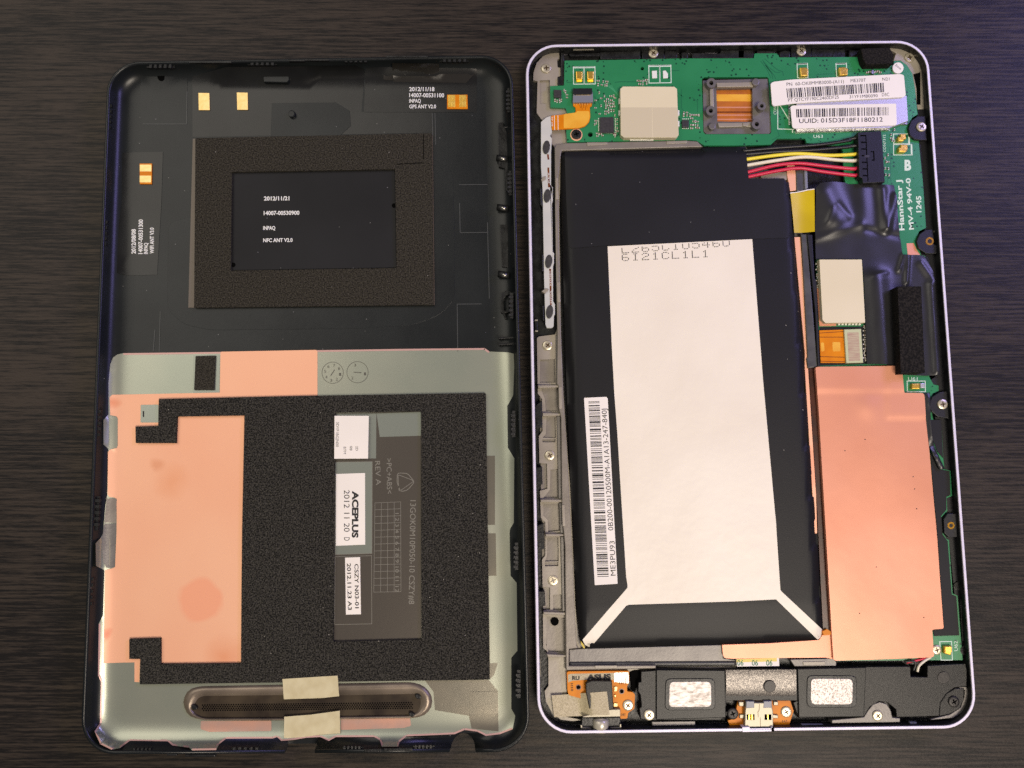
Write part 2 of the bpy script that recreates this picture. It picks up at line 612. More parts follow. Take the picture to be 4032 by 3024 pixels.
def barcode(quad, n, z, parent, zf=None, seed=1):
    """bars across quad (p0 p1 p2 p3): stripes run from edge p0p1 to edge p3p2"""
    rg = random.Random(seed)
    p0, p1, p2, p3 = quad
    ws = []
    for k in range(2 * n + 1):
        ws.append(rg.choice((1, 1, 1, 2, 2, 3)))
    tot = sum(ws)
    x = 0
    out = []
    for k, w_ in enumerate(ws):
        if k % 2 == 0:
            a, b = x / tot, (x + w_) / tot
            out.append([lerp2(p0, p1, a), lerp2(p0, p1, b), lerp2(p3, p2, b), lerp2(p3, p2, a)])
        x += w_
    return quads('barcode', out, z, 'ink', parent, zf=zf)


def outline(name, px, w, z, m, parent, zf=None):
    """a closed drawn line w pixels wide"""
    n = len(px)
    ctr = Vector((sum(p[0] for p in px) / n, sum(p[1] for p in px) / n))
    rs = []
    for i in range(n):
        a, b = Vector(px[i]), Vector(px[(i + 1) % n])
        d = (b - a).normalized()
        nn = Vector((-d.y, d.x)) * w / 2
        a2, b2 = a - d * w / 2, b + d * w / 2
        if n > 8:
            a2, b2 = a, b
        rs.append([tuple(a2 + nn), tuple(b2 + nn), tuple(b2 - nn), tuple(a2 - nn)])
    # stack every line a hair higher than the last, so that corners never lie in one plane
    V, Fc = [], []
    for k, q in enumerate(rs):
        s = len(V)
        pts = [(upf(p, zf, z + 0.002 * (k % 2)) if zf else up(p, z + 0.002 * (k % 2))) for p in q]
        if sarea([p[:2] for p in pts]) < 0:
            pts.reverse()
        V += pts
        Fc.append((s, s + 1, s + 2, s + 3))
    return build(name, V, Fc, m, parent)


def line(name, a, b, w, z, m, parent, zf=None):
    a, b = Vector(a), Vector(b)
    d = (b - a).normalized()
    nn = Vector((-d.y, d.x)) * w / 2
    return quads(name, [[tuple(a + nn), tuple(b + nn), tuple(b - nn), tuple(a - nn)]], z, m, parent, zf=zf)


def unit(name, verts, faces, mats, fm, smooth=False):
    me = bpy.data.meshes.new(name)
    me.from_pydata(verts, [], faces)
    for mm in mats:
        me.materials.append(M[mm])
    for p, k in zip(me.polygons, fm):
        p.material_index = k
        p.use_smooth = smooth
    me.update()
    return me


def put(name, me, px, z, sx, sy, sz, ang, parent, label=None):
    """a shared mesh (unit size, mm) at pixel px, its base at height z; sx, sy in mm"""
    q = Vector(up(px, z)) * MM
    o = bpy.data.objects.new(name, me)
    COL.objects.link(o)
    o.parent = parent
    o.location = q - WORLD[parent.name]
    o.scale = (sx * MM, sy * MM, sz * MM)
    o.rotation_euler = (0, 0, ang)
    WORLD[o.name] = q
    if label:
        o['label'] = label
    return o


def mmpp(p, z):
    """mm per pixel there"""
    a, b = up(p, z), up((p[0] + 10, p[1]), z)
    return math.hypot(a[0] - b[0], a[1] - b[1]) / 10


def make_screw_mesh(nm, head, rec):
    """unit radius 1, height 1: a domed head with a cross recess"""
    n = 28
    V, Fc, fm = [], [], []
    ringd = [(1.0, 0.0), (1.0, 0.45), (0.93, 0.72), (0.80, 0.86), (0.62, 0.95)]
    for r_, z_ in ringd:
        V += [(r_ * math.cos(2 * math.pi * k / n), r_ * math.sin(2 * math.pi * k / n), z_) for k in range(n)]
    for i in range(len(ringd) - 1):
        for k in range(n):
            k2 = (k + 1) % n
            Fc.append((i * n + k, i * n + k2, (i + 1) * n + k2, (i + 1) * n + k)); fm.append(0)
    w_, l_ = 0.13, 0.52
    cr = [(w_, w_), (l_, w_ * .8), (l_, -w_ * .8), (w_, -w_), (w_ * .8, -l_), (-w_ * .8, -l_), (-w_, -w_), (-l_, -w_ * .8), (-l_, w_ * .8), (-w_, w_), (-w_ * .8, l_), (w_ * .8, l_)]
    outer = [(0.62 * math.cos(2 * math.pi * k / n), 0.62 * math.sin(2 * math.pi * k / n)) for k in range(n)]
    pts = [Vector(p) for p in outer] + [Vector(p) for p in cr]
    ed = [(k, (k + 1) % n) for k in range(n)] + [(n + k, n + (k + 1) % 12) for k in range(12)]
    ov, oe, of, *_ = delaunay_2d_cdt(pts, ed, [], 0, 1e-6)
    s = len(V)
    V += [(v[0], v[1], 0.95) for v in ov]
    for t in of:
        c = (sum(ov[i][0] for i in t) / len(t), sum(ov[i][1] for i in t) / len(t))
        if not inside(c, cr):
            Fc.append(tuple(s + i for i in t)); fm.append(0)
    s = len(V)
    V += [(x, y, 0.95) for x, y in cr] + [(x * .8, y * .8, 0.35) for x, y in cr]
    for k in range(12):
        k2 = (k + 1) % 12
        Fc.append((s + k, s + k2, s + 12 + k2, s + 12 + k)); fm.append(1)
    Fc.append(tuple(s + 12 + k for k in range(12))); fm.append(1)
    return unit(nm, V, Fc, [head, rec], fm)


SCREW = make_screw_mesh('screw', 'screw_steel', 'recess')
SCREWK = make_screw_mesh('dark_screw', 'screw_black', 'dark_hole')


def screw(c, rpx, z, parent, ang=0.3, dark=False, label=None, h=0.45):
    c = T(c)[0]
    rr = rpx * mmpp(c, z)
    return put('screw', SCREWK if dark else SCREW, c, z, rr, rr, h, ang, parent, label)


def boxverts(x0, x1, y0, y1, z0, z1):
    V = [(x, y, z) for z in (z0, z1) for (x, y) in ((x0, y0), (x1, y0), (x1, y1), (x0, y1))]
    Fc = [(3, 2, 1, 0), (4, 5, 6, 7), (0, 1, 5, 4), (1, 2, 6, 5), (2, 3, 7, 6), (3, 0, 4, 7)]
    return V, Fc


def boxes_mesh(nm, bx, mats):
    V, Fc, fm = [], [], []
    for (x0, x1, y0, y1, z0, z1, k) in bx:
        v, f = boxverts(x0, x1, y0, y1, z0, z1)
        s = len(V)
        V += v
        Fc += [tuple(s + i for i in q) for q in f]
        fm += [k] * 6
    return unit(nm, V, Fc, mats, fm)


mat('ceramic', (112, 92, 72), 0.5)
mat('solder', (232, 232, 224), 0.45, metal=0.15)
SMD = boxes_mesh('chip_component', [(-.30, .30, -.5, .5, 0, 1, 0), (-.52, -.29, -.47, .53, 0, .94, 1), (.29, .52, -.53, .47, 0, .94, 1)], ['ceramic', 'solder'])
PAD = boxes_mesh('test_pad', [(-.5, .5, -.5, .5, 0, 1, 0)], ['solder'])
TOOTH = boxes_mesh('clip', [(-.5, .5, -.5, .5, 0, .55, 0)] + [(-.42 + k * .175, -.33 + k * .175, -.5, .9, .3, 1.0, 0) for k in range(5)], ['black_plastic'])


def empty(name, loc_mm, label, cat):
    o = bpy.data.objects.new(name, None)
    COL.objects.link(o)
    o.location = Vector(loc_mm) * MM
    o.empty_display_size = 0.01
    WORLD[o.name] = Vector(loc_mm) * MM
    o['label'] = label
    o['category'] = cat
    return o


# ------------------------------------------------------------------ rounded frames
class Frame:
    """a rounded quadrilateral, corners given as pixels at height z"""

    def __init__(self, px, z, R):
        P = [Vector(up(p, z)[:2]) for p in px]
        if sarea(P) < 0:
            P.reverse()
        self.P, self.R = P, R
        self.n = []
        for i in range(4):
            d = (P[(i + 1) % 4] - P[i]).normalized()
            self.n.append(Vector((-d.y, d.x)))       # inward

    def dist(self, x, y):
        ds = [(Vector((x, y)) - self.P[i]).dot(self.n[i]) for i in range(4)]
        best = min(ds)
        for i in range(4):
            a, b = ds[i - 1], ds[i]
            if a < self.R and b < self.R:
                best = min(best, self.R - math.hypot(self.R - a, self.R - b))
        return best

    def ring(self, d, z, seg=9):
        out = []
        for i in range(4):
            n0, n1 = self.n[i - 1], self.n[i]
            # arc centre at distance R from both edges
            a, b = self.P[i].dot(n0) + self.R, self.P[i].dot(n1) + self.R
            det = n0.x * n1.y - n0.y * n1.x
            c = Vector(((a * n1.y - b * n0.y) / det, (n0.x * b - n1.x * a) / det))
            a0, a1 = math.atan2(-n0.y, -n0.x), math.atan2(-n1.y, -n1.x)
            while a1 < a0:
                a1 += 2 * math.pi
            for s in range(seg + 1):
                t = a0 + (a1 - a0) * s / seg
                out.append((c.x + (self.R - d) * math.cos(t), c.y + (self.R - d) * math.sin(t), z))
        return out

    def loft(self, prof, cap0=False, cap1=False):
        V, Fc = [], []
        for d, z in prof:
            V += self.ring(d, z)
        n = len(V) // len(prof)
        for i in range(len(prof) - 1):
            for k in range(n):
                k2 = (k + 1) % n
                Fc.append((i * n + k, i * n + k2, (i + 1) * n + k2, (i + 1) * n + k))
        if cap0:
            Fc.append(tuple(range(n))[::-1])
        if cap1:
            s = (len(prof) - 1) * n
            Fc.append(tuple(s + k for k in range(n)))
        return V, Fc


def interp(prof, d):
    if d <= prof[0][0]:
        return prof[0][1]
    for (a, za), (b, zb) in zip(prof, prof[1:]):
        if d <= b:
            return za + (zb - za) * (d - a) / (b - a)
    return prof[-1][1]


# ================================================================== TABLE
tv, tf = boxverts(-360, 360, -330, 360, -22, 0)
table = build('table_top', tv, tf, 'table', None)
table['kind'] = 'structure'
table['label'] = 'dark brown wood-grain laminate table top under both tablet halves'

exec_parts = True
# ================================================================== BACK COVER (left)
ZR = 6.2
CF = Frame([(424, 243), (2017, 214), (2088, 2962), (314, 2972)], ZR, 9.5)
cover = empty('tablet_back_cover', (-58, 22, 0), 'black plastic back cover lying inside up, lower half lined with copper foil and black foam', 'tablet cover')
INNER = [(0.85, 6.2), (1.0, 5.5), (1.4, 4.2), (2.0, 3.25), (2.8, 2.6), (3.8, 2.1), (5.0, 1.78), (6.5, 1.58), (8.4, 1.5)]
OUTER = [(8.4, 0.0), (5.0, 0.12), (3.0, 0.7), (1.3, 2.0), (0.4, 3.8), (0.05, 5.3), (0.0, 6.0), (0.15, 6.2)]


def zin(x, y):
    return interp(INNER, CF.dist(x, y))


V, Fc = CF.loft(OUTER + INNER, True, True)
shell = build('cover_shell', V, Fc, 'shell_plastic', cover, smooth=True)
for p in shell.data.polygons:
    if len(p.vertices) > 4:
        p.use_smooth = False


def cut(obj, boxes_):
    """cut real openings through the shell wall; the cutters are removed again"""
    for (v, f) in boxes_:
        me = bpy.data.meshes.new('c')
        bm = bmesh.new()
        vv = [bm.verts.new(Vector(q) * MM) for q in v]
        for q in f:
            bm.faces.new([vv[i] for i in q])
        bmesh.ops.recalc_face_normals(bm, faces=bm.faces)
        bm.to_mesh(me); bm.free()
        co = bpy.data.objects.new('c', me)
        COL.objects.link(co)
        md = obj.modifiers.new('b', 'BOOLEAN')
        md.object = co
        md.operation = 'DIFFERENCE'
        md.solver = 'EXACT'
        bpy.context.view_layer.update()
        dg = bpy.context.evaluated_depsgraph_get()
        new = bpy.data.meshes.new_from_object(obj.evaluated_get(dg))
        obj.modifiers.clear()
        obj.data = new
        bpy.data.objects.remove(co)


def cylcut(px, z, r, y0, y1, zc):
    c = up(px, z)
    n = 24
    V_ = []
    for yy in (y0, y1):
        V_ += [(c[0] + r * math.cos(2 * math.pi * k / n), c[1] + yy, zc + r * math.sin(2 * math.pi * k / n)) for k in range(n)]
    F_ = [tuple(range(n)), tuple(range(2 * n - 1, n - 1, -1))] + [(k, n + k, n + (k + 1) % n, (k + 1) % n) for k in range(n)]
    return V_, F_


a_ = up(T('h 1120,1490')[0], 4.0)
u0, u1 = up(T('g 1490,1500')[0], 4), up(T('h 85,1500')[0], 4)


def vcyl(c, r, z0, z1, n=24):
    V_ = [(c[0] + r * math.cos(2 * math.pi * k / n), c[1] + r * 1.25 * math.sin(2 * math.pi * k / n), z) for z in (z0, z1) for k in range(n)]
    F_ = [tuple(range(n))[::-1], tuple(range(n, 2 * n))] + [(k, (k + 1) % n, n + (k + 1) % n, n + k) for k in range(n)]
    return V_, F_


cut(shell, [vcyl((a_[0], a_[1] - 2.2), 3.6, -1, 9), boxverts(u0[0], u1[0], a_[1] - 6, a_[1] + 1.2, 2.2, 9)])

# clips along the edges
clips = [('a 800,135', 0, 260), ('a 1745,110', 0, 270), ('b 480,82', 0, 260), ('b 1395,78', 0, 270),
         ('g 487,1546', math.pi, 160), ('g 1215,1540', math.pi, 230), ('h 345,1532', math.pi, 150), ('h 845,1524', math.pi, 150)]
for c_, an, wpx in clips:
    fr = FR[c_[0]]
    pc = T(c_)[0]
    wmm = wpx / fr[2] * mmpp(pc, 5)
    put('clip', TOOTH, (pc[0], pc[1] + (9 if an == 0 else -9)), 4.4, wmm, 1.0, 1.5, an + math.pi, cover)
for c_ in ('a 302,640', 'e 200,640', 'e 190,1470', 'c 262,300', 'g 100,410'):
    pc = T(c_)[0]
    put('clip', TOOTH, (pc[0] + 7, pc[1]), 4.2, 9.5, 1.0, 1.4, -math.pi / 2, cover)
for c_ in ('b 1918,470', 'b 1932,1240', 'd 1945,960', 'f 1965,640', 'h 1508,160', 'h 1524,1060'):
    pc = T(c_)[0]
    put('clip', TOOTH, (pc[0] - 6, pc[1]), 4.4, 7.5, 0.9, 1.2, math.pi / 2, cover)
# top lip pieces (flat catches between the clips)
for c_ in ('a 1050,95 1450,112', 'a 1985,80 2133,97', 'b 760,45 1150,62', 'b 0,75 230,92', 'g 640,1560 710,1572', 'g 770,1565 980,1580', 'h 420,1525 540,1548', 'h 560,1520 760,1540'):
    slab('catch', box(c_), 6.4, 5.0, 'black_plastic', cover, bevel=0.1)

# --- upper half, glossy films and antenna stickers
conform('gloss_film', T('a 1085,240 1400,150 b 480,140 560,175 530,570 1190,575 1215,880 1195,765 a 1085,805'), zin, 0.03, 'shell_gloss', cover, cell=40, thick=0.05)
conform('dull_film', T('a 600,240 1040,240 1035,682 600,682'), zin, 0.03, 'shell_plastic', cover, cell=30, thick=0.08, r=4)
gps = conform('gps_antenna_sticker', T('b 572,160 700,150 1605,165 1605,572 550,572'), zin, 0.10, 'shell_gloss', cover, cell=30, thick=0.12, label='glossy dark antenna sticker in the corner with gold contacts', r=3)
mat('bronze_film', (36, 34, 31), 0.25)
for sp in ('b 815,115 1255,120 1255,200 1600,200 1505,300 830,290', 'b 735,180 825,180 825,275 735,270', 'b 1255,175 1600,178 1600,195 1255,192'):
    conform('printed_patch', T(sp), zin, 0.24 if '735' in sp else 0.20, 'bronze_film', gps, cell=30, thick=0.02)
wifi = conform('wifi_antenna_sticker', T('a 432,950 810,942 c 795,0 755,668 495,675 380,650 400,200 425,0'), zin, 0.10, 'shell_gloss', cover, cell=25, thick=0.15, label='long dark antenna sticker by the edge with upright lettering')
# thin cuts and raised lines moulded in the cover
for sp in ('d 1445,0 1450,275', 'd 1450,275 1705,272', 'b 1440,1250 1705,1247', 'd 1422,942 1650,940', 'd 1422,942 1428,1385', 'd 1705,180 1722,890', 'c 785,1010 775,1385',
           'b 1190,580 1195,880', 'b 1215,580 1222,880', 'c 735,1180 720,1380', 'a 1035,380 1030,680', 'a 620,684 1030,684'):
    try:
        q = T(sp)
        line('moulded_line', q[0], q[1], 2.2, 0.10, 'scratch', cover, zf=zin)
    except Exception:
        pass
slab('moulded_block', T('a 1745,225 1985,225 1990,270 1970,295 1750,290'), 3.2, 1.5, 'shell_plastic', cover, bevel=0.25, r=4)
slab('moulded_block', T('a 1825,488 b 290,482 420,560 430,700 330,790 a 1815,800'), 1.62, 1.5, 'shell_plastic', cover, bevel=0.03)
slab('stud', circ(T('a 2010,585')[0], 14), 2.6, 1.5, 'shell_plastic', cover, bevel=0.3)
slab('stud', circ(T('a 790,230')[0], 16, 20), 2.6, 1.5, 'dark_hole', cover, bevel=0.3)
slab('nfc_bulge', rnd(T('c 860,180 850,900 c 860,1000 1000,1130 1250,1185 d 500,1170 1000,1140 1250,1050 1400,900 1400,300 d 1380,-300 1200,-420'), 30), 1.56, 1.5, 'shell_plastic', cover, bevel=0.05)

# gold contact pads
for sp, nm in (('a 1140,392 1242,394 1246,553 1143,553', 0), ('a 1498,388 1600,390 1602,550 1502,550', 0)):
    slab('gold_contact', T(sp), 1.85, 1.5, 'gold_pale', cover, bevel=0.04)
pd = slab('contact_backing', T('b 1328,410 1518,410 1520,541 1328,541'), 1.95, 1.5, 'kapton', cover)
for sp in ('b 1337,412 1405,412 1405,525 1337,525', 'b 1441,412 1507,412 1507,525 1441,525'):
    slab('gold_contact', T(sp), 2.05, 1.9, 'gold', pd, bevel=0.03)
pd = slab('contact_backing', T('a 592,1052 706,1052 704,1243 594,1243'), 1.95, 1.5, 'kapton', cover)
for sp in ('a 593,1062 702,1062 702,1126 593,1126', 'a 592,1164 700,1164 698,1228 592,1228'):
    slab('gold_contact', T(sp), 2.05, 1.9, 'gold_pale', pd, bevel=0.03)

# foam frame round the NFC sticker
fo = T('a 1113,815 b 1186,770 d 1203,948 c 1100,975')
fi = T('a 1452,1130 b 842,1104 d 858,605 c 1442,630')
slab('foam_film_margin', T('a 1088,822 1112,820 c 1104,975 1046,975'), 1.80, 1.5, 'foam_film', cover)
slab('foam_film_margin', T('b 1182,790 1194,790 d 1212,950 1200,951'), 1.80, 1.5, 'foam_film', cover)
slab('foam_frame', fo, 2.6, 1.5, 'foam', cover, holes=[fi], label='rough black foam frame in the upper half')
nfc = slab('nfc_antenna_sticker', T('a 1456,1134 b 838,1108 d 854,600 c 1446,626'), 1.78, 1.5, 'matte_black', cover, label='smooth dark rectangular sticker inside the foam frame')
slab('corner_mark', circ(T('c 1465,575')[0], 9), 1.84, 1.7, 'dark_hole', nfc)
slab('corner_mark', circ(T('d 833,22')[0], 9), 1.84, 1.7, 'dark_hole', nfc)
line('foam_seam', T('b 1108,780')[0], T('b 1108,1010')[0], 3, 2.61, 'dark_hole', cover)
line('foam_seam', T('b 1100,1045')[0], T('b 860,1060')[0], 3, 2.61, 'dark_hole', cover)

tx = [('2012/11/21', 'a 1752,1396 1990,1394', 15), ('14007-00530900', 'c 1750,110 2083,107', 15), ('INPAQ', 'c 1745,248 1858,247', 14), ('NFC ANT V2.0', 'c 1745,363 2020,360', 14)]
for s_, sp, h_ in tx:
    a, b = T(sp)
    text(s_, a, b, h_, 1.80, 'ink_white', nfc, bold=0.03)
for s_, sp, h_ in [('2012/11/18', 'b 975,376 1210,376', 15.5), ('14007-00531100', 'b 975,432 1300,434', 15.5), ('INPAQ', 'b 975,483 1083,483', 14), ('GPS ANT V2.0', 'b 975,536 1225,536', 14)]:
    a, b = T(sp)
    text(s_, a, b, h_, 0.14, 'ink_white', gps, zf=zin, bold=0.02)
for s_, sp, h_ in [('2012/08/08', 'c 555,472 555,242', 16), ('14007-00531300', 'c 618,474 622,152', 16), ('INPAQ', 'c 668,474 668,370', 15), ('WIFI ANT V3.0', 'c 724,470 724,228', 15)]:
    a, b = T(sp)
    text(s_, a, b, h_, 0.14, 'ink_white', wifi, zf=zin, bold=0.03)

# side key posts on the right wall
for sp in ('b 1840,1008', 'b 1845,1468', 'd 1855,668', 'd 1852,28'):
    if sp == 'd 1852,28':
        continue
    c = up(T(sp)[0], 3.0)
    tube('key_post', [(c[0] - 1.6, c[1] + 0.25, 3.0), (c[0] + 1.6, c[1] - 0.25, 3.2)], 1.0, 'jack_metal' if False else 'black_plastic', cover, n=14, sub=1)
    tube('key_post_cap', [(c[0] - 0.6, c[1] - 0.1, 3.35), (c[0] + 1.1, c[1] - 0.35, 3.5)], 0.72, 'tin', cover, n=12, sub=1)
slab('key_bracket', T('b 1805,670 1850,665 1855,700 1910,700 1910,712 1870,720 1885,760 1905,1300 1880,1310 1870,1100 1810,1080 1800,760'), 3.2, 1.8, 'black_plastic', cover, bevel=0.15)
slab('key_bracket', T('d 1820,200 1895,200 1900,600 1840,590'), 2.9, 1.8, 'black_plastic', cover, bevel=0.15)
slab('key_bracket', T('d 1830,840 1880,815 1950,830 1945,850 1880,860 1855,900 1860,1000 1930,1005 1925,1020 1870,1025 1885,1080 1870,1080 1850,1030 1830,1020'), 3.2, 1.8, 'black_plastic', cover, bevel=0.15)
slab('key_rib', T('d 1805,1250 1945,1243 1948,1258 1808,1268'), 3.6, 1.8, 'black_plastic', cover, bevel=0.1)
slab('key_rib', T('d 1805,1308 1948,1298 1948,1318 1808,1325'), 3.6, 1.8, 'black_plastic', cover, bevel=0.1)

# --- lower half: grey conductive lining
coat_px = T('''c 345,1440 385,1412 440,1400 1340,1388 d 120,1372 900,1360 1680,1352 1725,1385 1900,1392 1950,1405
 f 1955,100 1945,370 1890,470 1895,860 1955,960 1950,1560 1915,1620 h 1448,0 1455,300 1498,350 1503,830 1460,880 1460,1240 1488,1290 1470,1385
 1380,1420 1280,1432 1220,1402 1130,1390 1060,1420 720,1435 670,1475 660,1508 545,1508 530,1462 490,1440 220,1440 170,1468 110,1440 10,1445
 g 1540,1460 1450,1468 1420,1440 1390,1450 1060,1452 1010,1490 990,1532 820,1535 800,1515 680,1500 645,1470 380,1466 310,1518 250,1530 170,1490 130,1400 168,1340 175,1050 155,1000 160,640 190,580
 200,260 140,230 138,70 175,30 e 250,1659 272,1400 290,1300 300,870 255,830 255,600 302,550 302,250 318,80''')
lining = conform('conductive_lining', coat_px, zin, 0.08, 'coating', cover, cell=12, thick=0.1, label='grey green metallised lining on the lower half')

mat('pink_edge_glow', (196, 158, 150), 0.4, metal=0.3)  # pink glow along the lining's edge, painted as a thin band
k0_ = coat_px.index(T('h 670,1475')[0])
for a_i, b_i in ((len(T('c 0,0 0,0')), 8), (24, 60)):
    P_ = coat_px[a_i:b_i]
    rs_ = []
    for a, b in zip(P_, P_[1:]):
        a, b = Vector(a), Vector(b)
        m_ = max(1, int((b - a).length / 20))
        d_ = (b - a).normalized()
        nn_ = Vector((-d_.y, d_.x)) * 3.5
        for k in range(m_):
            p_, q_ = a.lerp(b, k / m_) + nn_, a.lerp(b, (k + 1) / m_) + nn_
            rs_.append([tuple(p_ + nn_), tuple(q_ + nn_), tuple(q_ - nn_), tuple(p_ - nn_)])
    quads('pink_edge_glow', rs_, 0.13, 'pink_edge_glow', lining, zf=zin)
# films showing through the foam window and at the edge
mat('window_film', (122, 115, 106), 0.24, metal=0.75, bump=(0.3, 0.03))
wf = slab('window_film', T('f 285,540 1088,520 h 825,752 205,766'), 1.66, 1.5, 'window_film', cover, label='dull metal film showing in the foam window')
slab('raised_film', T('f 285,545 668,540 665,960 285,962'), 1.71, 1.6, 'pale_film', wf)
slab('raised_film', T('f 285,995 630,990 h 475,142 215,150'), 1.71, 1.6, 'pale_film', wf)
slab('raised_film', T('h 214,165 472,158 474,640 212,645'), 1.71, 1.6, 'window_film', wf)
for q in (T('f 285,995 630,990 h 475,142 215,150'), T('h 214,165 472,158 474,640 212,645')):
    outline('film_edge', q, 1.8, 1.715, 'emboss', wf)
slab('raised_film', T('f 670,540 1085,525 1085,748 700,760'), 1.71, 1.6, 'pale_film', wf)
# edge strip at right of the foam
conform('edge_film', T('f 1698,935 1775,935 1775,1580 1705,1580 h 1300,0 1350,0 1355,300 1300,300 1310,920 1365,915 1340,1000 1305,1035'), zin, 0.12, 'grey_film', cover, cell=25, thick=0.03)
conform('edge_film', T('h 850,1040 1300,1036 1365,1115 1370,1400 1180,1380 1160,1290 920,1250 910,1120'), zin, 0.14, 'grey_film', cover, cell=12, thick=0.03)
conform('edge_film', T('h 1168,1122 1366,1115 1368,1290 1166,1300'), zin, 0.24, 'grey_film', cover, cell=12, thick=0.03, smooth=False)

# copper foil
cop_px = T('''e 335,366 1340,345 c 1346,1395 1356,1386 d 105,1369 118,1382 f 118,380 e 1900,420 1572,470 1550,1659 g 1168,400 1165,918 600,918 450,918 446,1053 412,1050
 412,912 193,918 203,262 262,245 275,235 285,0 e 378,1500 376,1340 360,1326 308,1318 293,1296 297,900 315,878 380,862 388,840 388,585 375,567 318,555 312,390''')
foil = conform('copper_foil', cop_px, zin, 0.16, 'copper', cover, cell=16, thick=0.12, label='large pale copper foil with a heart shaped stain')
nt_ = M['copper'].node_tree
b_ = nt_.nodes['Principled BSDF']
src_ = b_.inputs['Base Color'].links[0].from_socket
tc_ = nt_.nodes.new('ShaderNodeTexCoord')
o_ = WORLD[foil.name]
for (sp, rad, col_, soft) in (('g 876,465', 7.0, (240, 168, 132), 0.76), ('e 765,1030', 2.4, (226, 160, 122), 0.3), ('g 215,715', 1.8, (222, 136, 104), 0.3), ('e 900,1180', 6.0, (233, 166, 126), 0.1), ('e 335,450', 2.5, (224, 140, 100), 0.2), ('g 1060,870', 7, (231, 160, 120), 0.1)):
    w_ = Vector(upf(T(sp)[0], zin)) * MM - o_
    d_ = nt_.nodes.new('ShaderNodeVectorMath'); d_.operation = 'DISTANCE'
    nz_ = nt_.nodes.new('ShaderNodeTexNoise'); nz_.inputs['Scale'].default_value = 110
    nt_.links.new(tc_.outputs['Object'], nz_.inputs['Vector'])
    sb_ = nt_.nodes.new('ShaderNodeVectorMath'); sb_.operation = 'MULTIPLY_ADD'
    nt_.links.new(nz_.outputs['Color'], sb_.inputs[0]); sb_.inputs[1].default_value = (0.005, 0.005, 0); sb_.inputs[2].default_value = (-0.0025, -0.0025, 0)
    ad_ = nt_.nodes.new('ShaderNodeVectorMath'); ad_.operation = 'ADD'
    nt_.links.new(sb_.outputs[0], ad_.inputs[0]); nt_.links.new(tc_.outputs['Object'], ad_.inputs[1])
    nt_.links.new(ad_.outputs[0], d_.inputs[0]); d_.inputs[1].default_value = (w_.x, w_.y, 0)
    mr_ = nt_.nodes.new('ShaderNodeMapRange')
    nt_.links.new(d_.outputs['Value'], mr_.inputs['Value'])
    mr_.inputs['From Min'].default_value = rad * MM; mr_.inputs['From Max'].default_value = rad * soft * MM
    mx_ = nt_.nodes.new('ShaderNodeMix'); mx_.data_type = 'RGBA'
    nt_.links.new(mr_.outputs[0], mx_.inputs['Factor']); nt_.links.new(src_, mx_.inputs['A'])
    mx_.inputs['B'].default_value = lin(col_)
    src_ = mx_.outputs['Result']
nt_.links.new(src_, b_.inputs['Base Color'])
slab('pale_sticker', T('e 602,460 767,458 767,625 600,625'), 1.76, 1.5, 'pale_film', cover, r=3)
slab('sticker_mark', T('e 620,520 634,516 634,574 622,574'), 1.78, 1.6, 'ink', cover, r=2)
ps = slab('pale_sticker', T('e 1093,0 1308,-8 1340,-8 1338,345 1090,348'), 1.66, 1.5, 'pale_film', cover)
slab('small_foam_pad', T('e 1114,5 1299,0 1286,321 1100,321'), 2.2, 1.5, 'foam', cover, label='small dark foam pad beside the copper foil')

# big foam sheet with a window
foam_px = T('''e 771,405 f 0,375 1685,349 1690,362 h 1308,1034 250,1049 g 700,1064 450,1068 452,888 375,888 375,748 595,742 595,926 1166,920
 e 1548,1659 1570,558 940,568 930,816 555,816 553,662 765,656''')
win_px = T('f 285,532 1088,518 h 827,752 203,767')
slab('foam_sheet', foam_px, 2.55, 1.5, 'foam_dark', cover, holes=[win_px], label='large black foam sheet with a rectangular window')

# paper labels in the window
lb = slab('part_label', T('f 278,562 597,562 590,961 275,963'), 2.75, 2.55, 'white_paper', cover, label='white square label at the top of the foam window')
for s_, sp, h_ in [('3DYF1BGJN00', 'f 292,620 290,852', 11), ('2D', 'f 474,845 474,888', 10), ('08', 'f 420,845 420,885', 10), ('BTM', 'f 362,852 362,918', 10)]:
    a, b = T(sp)
    text(s_, a, b, h_, 2.76, 'ink', lb)
lb = slab('maker_label', T('f 292,1105 562,1096 h 427,80 220,88'), 1.80, 1.6, 'white_paper', cover, label='tall white label with bold black name and date')
for s_, sp, h_, bo in [('ACEPLUS', 'f 445,1262 h 335,32', 23, 0.05), ('2012 11 20', 'f 366,1255 366,1645', 22, 0.0), ('D', 'h 278,28 278,52', 22, 0.0)]:
    a, b = T(sp)
    text(s_, a, b, h_, 1.81, 'ink', lb, bold=bo)
lb = slab('date_label', T('h 285,172 391,168 397,572 291,575'), 1.80, 1.6, 'white_paper', cover, label='small white label with two printed lines')
for s_, sp, h_ in [('CSZY N03-01', 'h 352,216 356,530', 15), ('2012.11.23 A3', 'h 298,212 306,543', 15)]:
    a, b = T(sp)
    text(s_, a, b, h_, 1.81, 'ink', lb, bold=0.02)
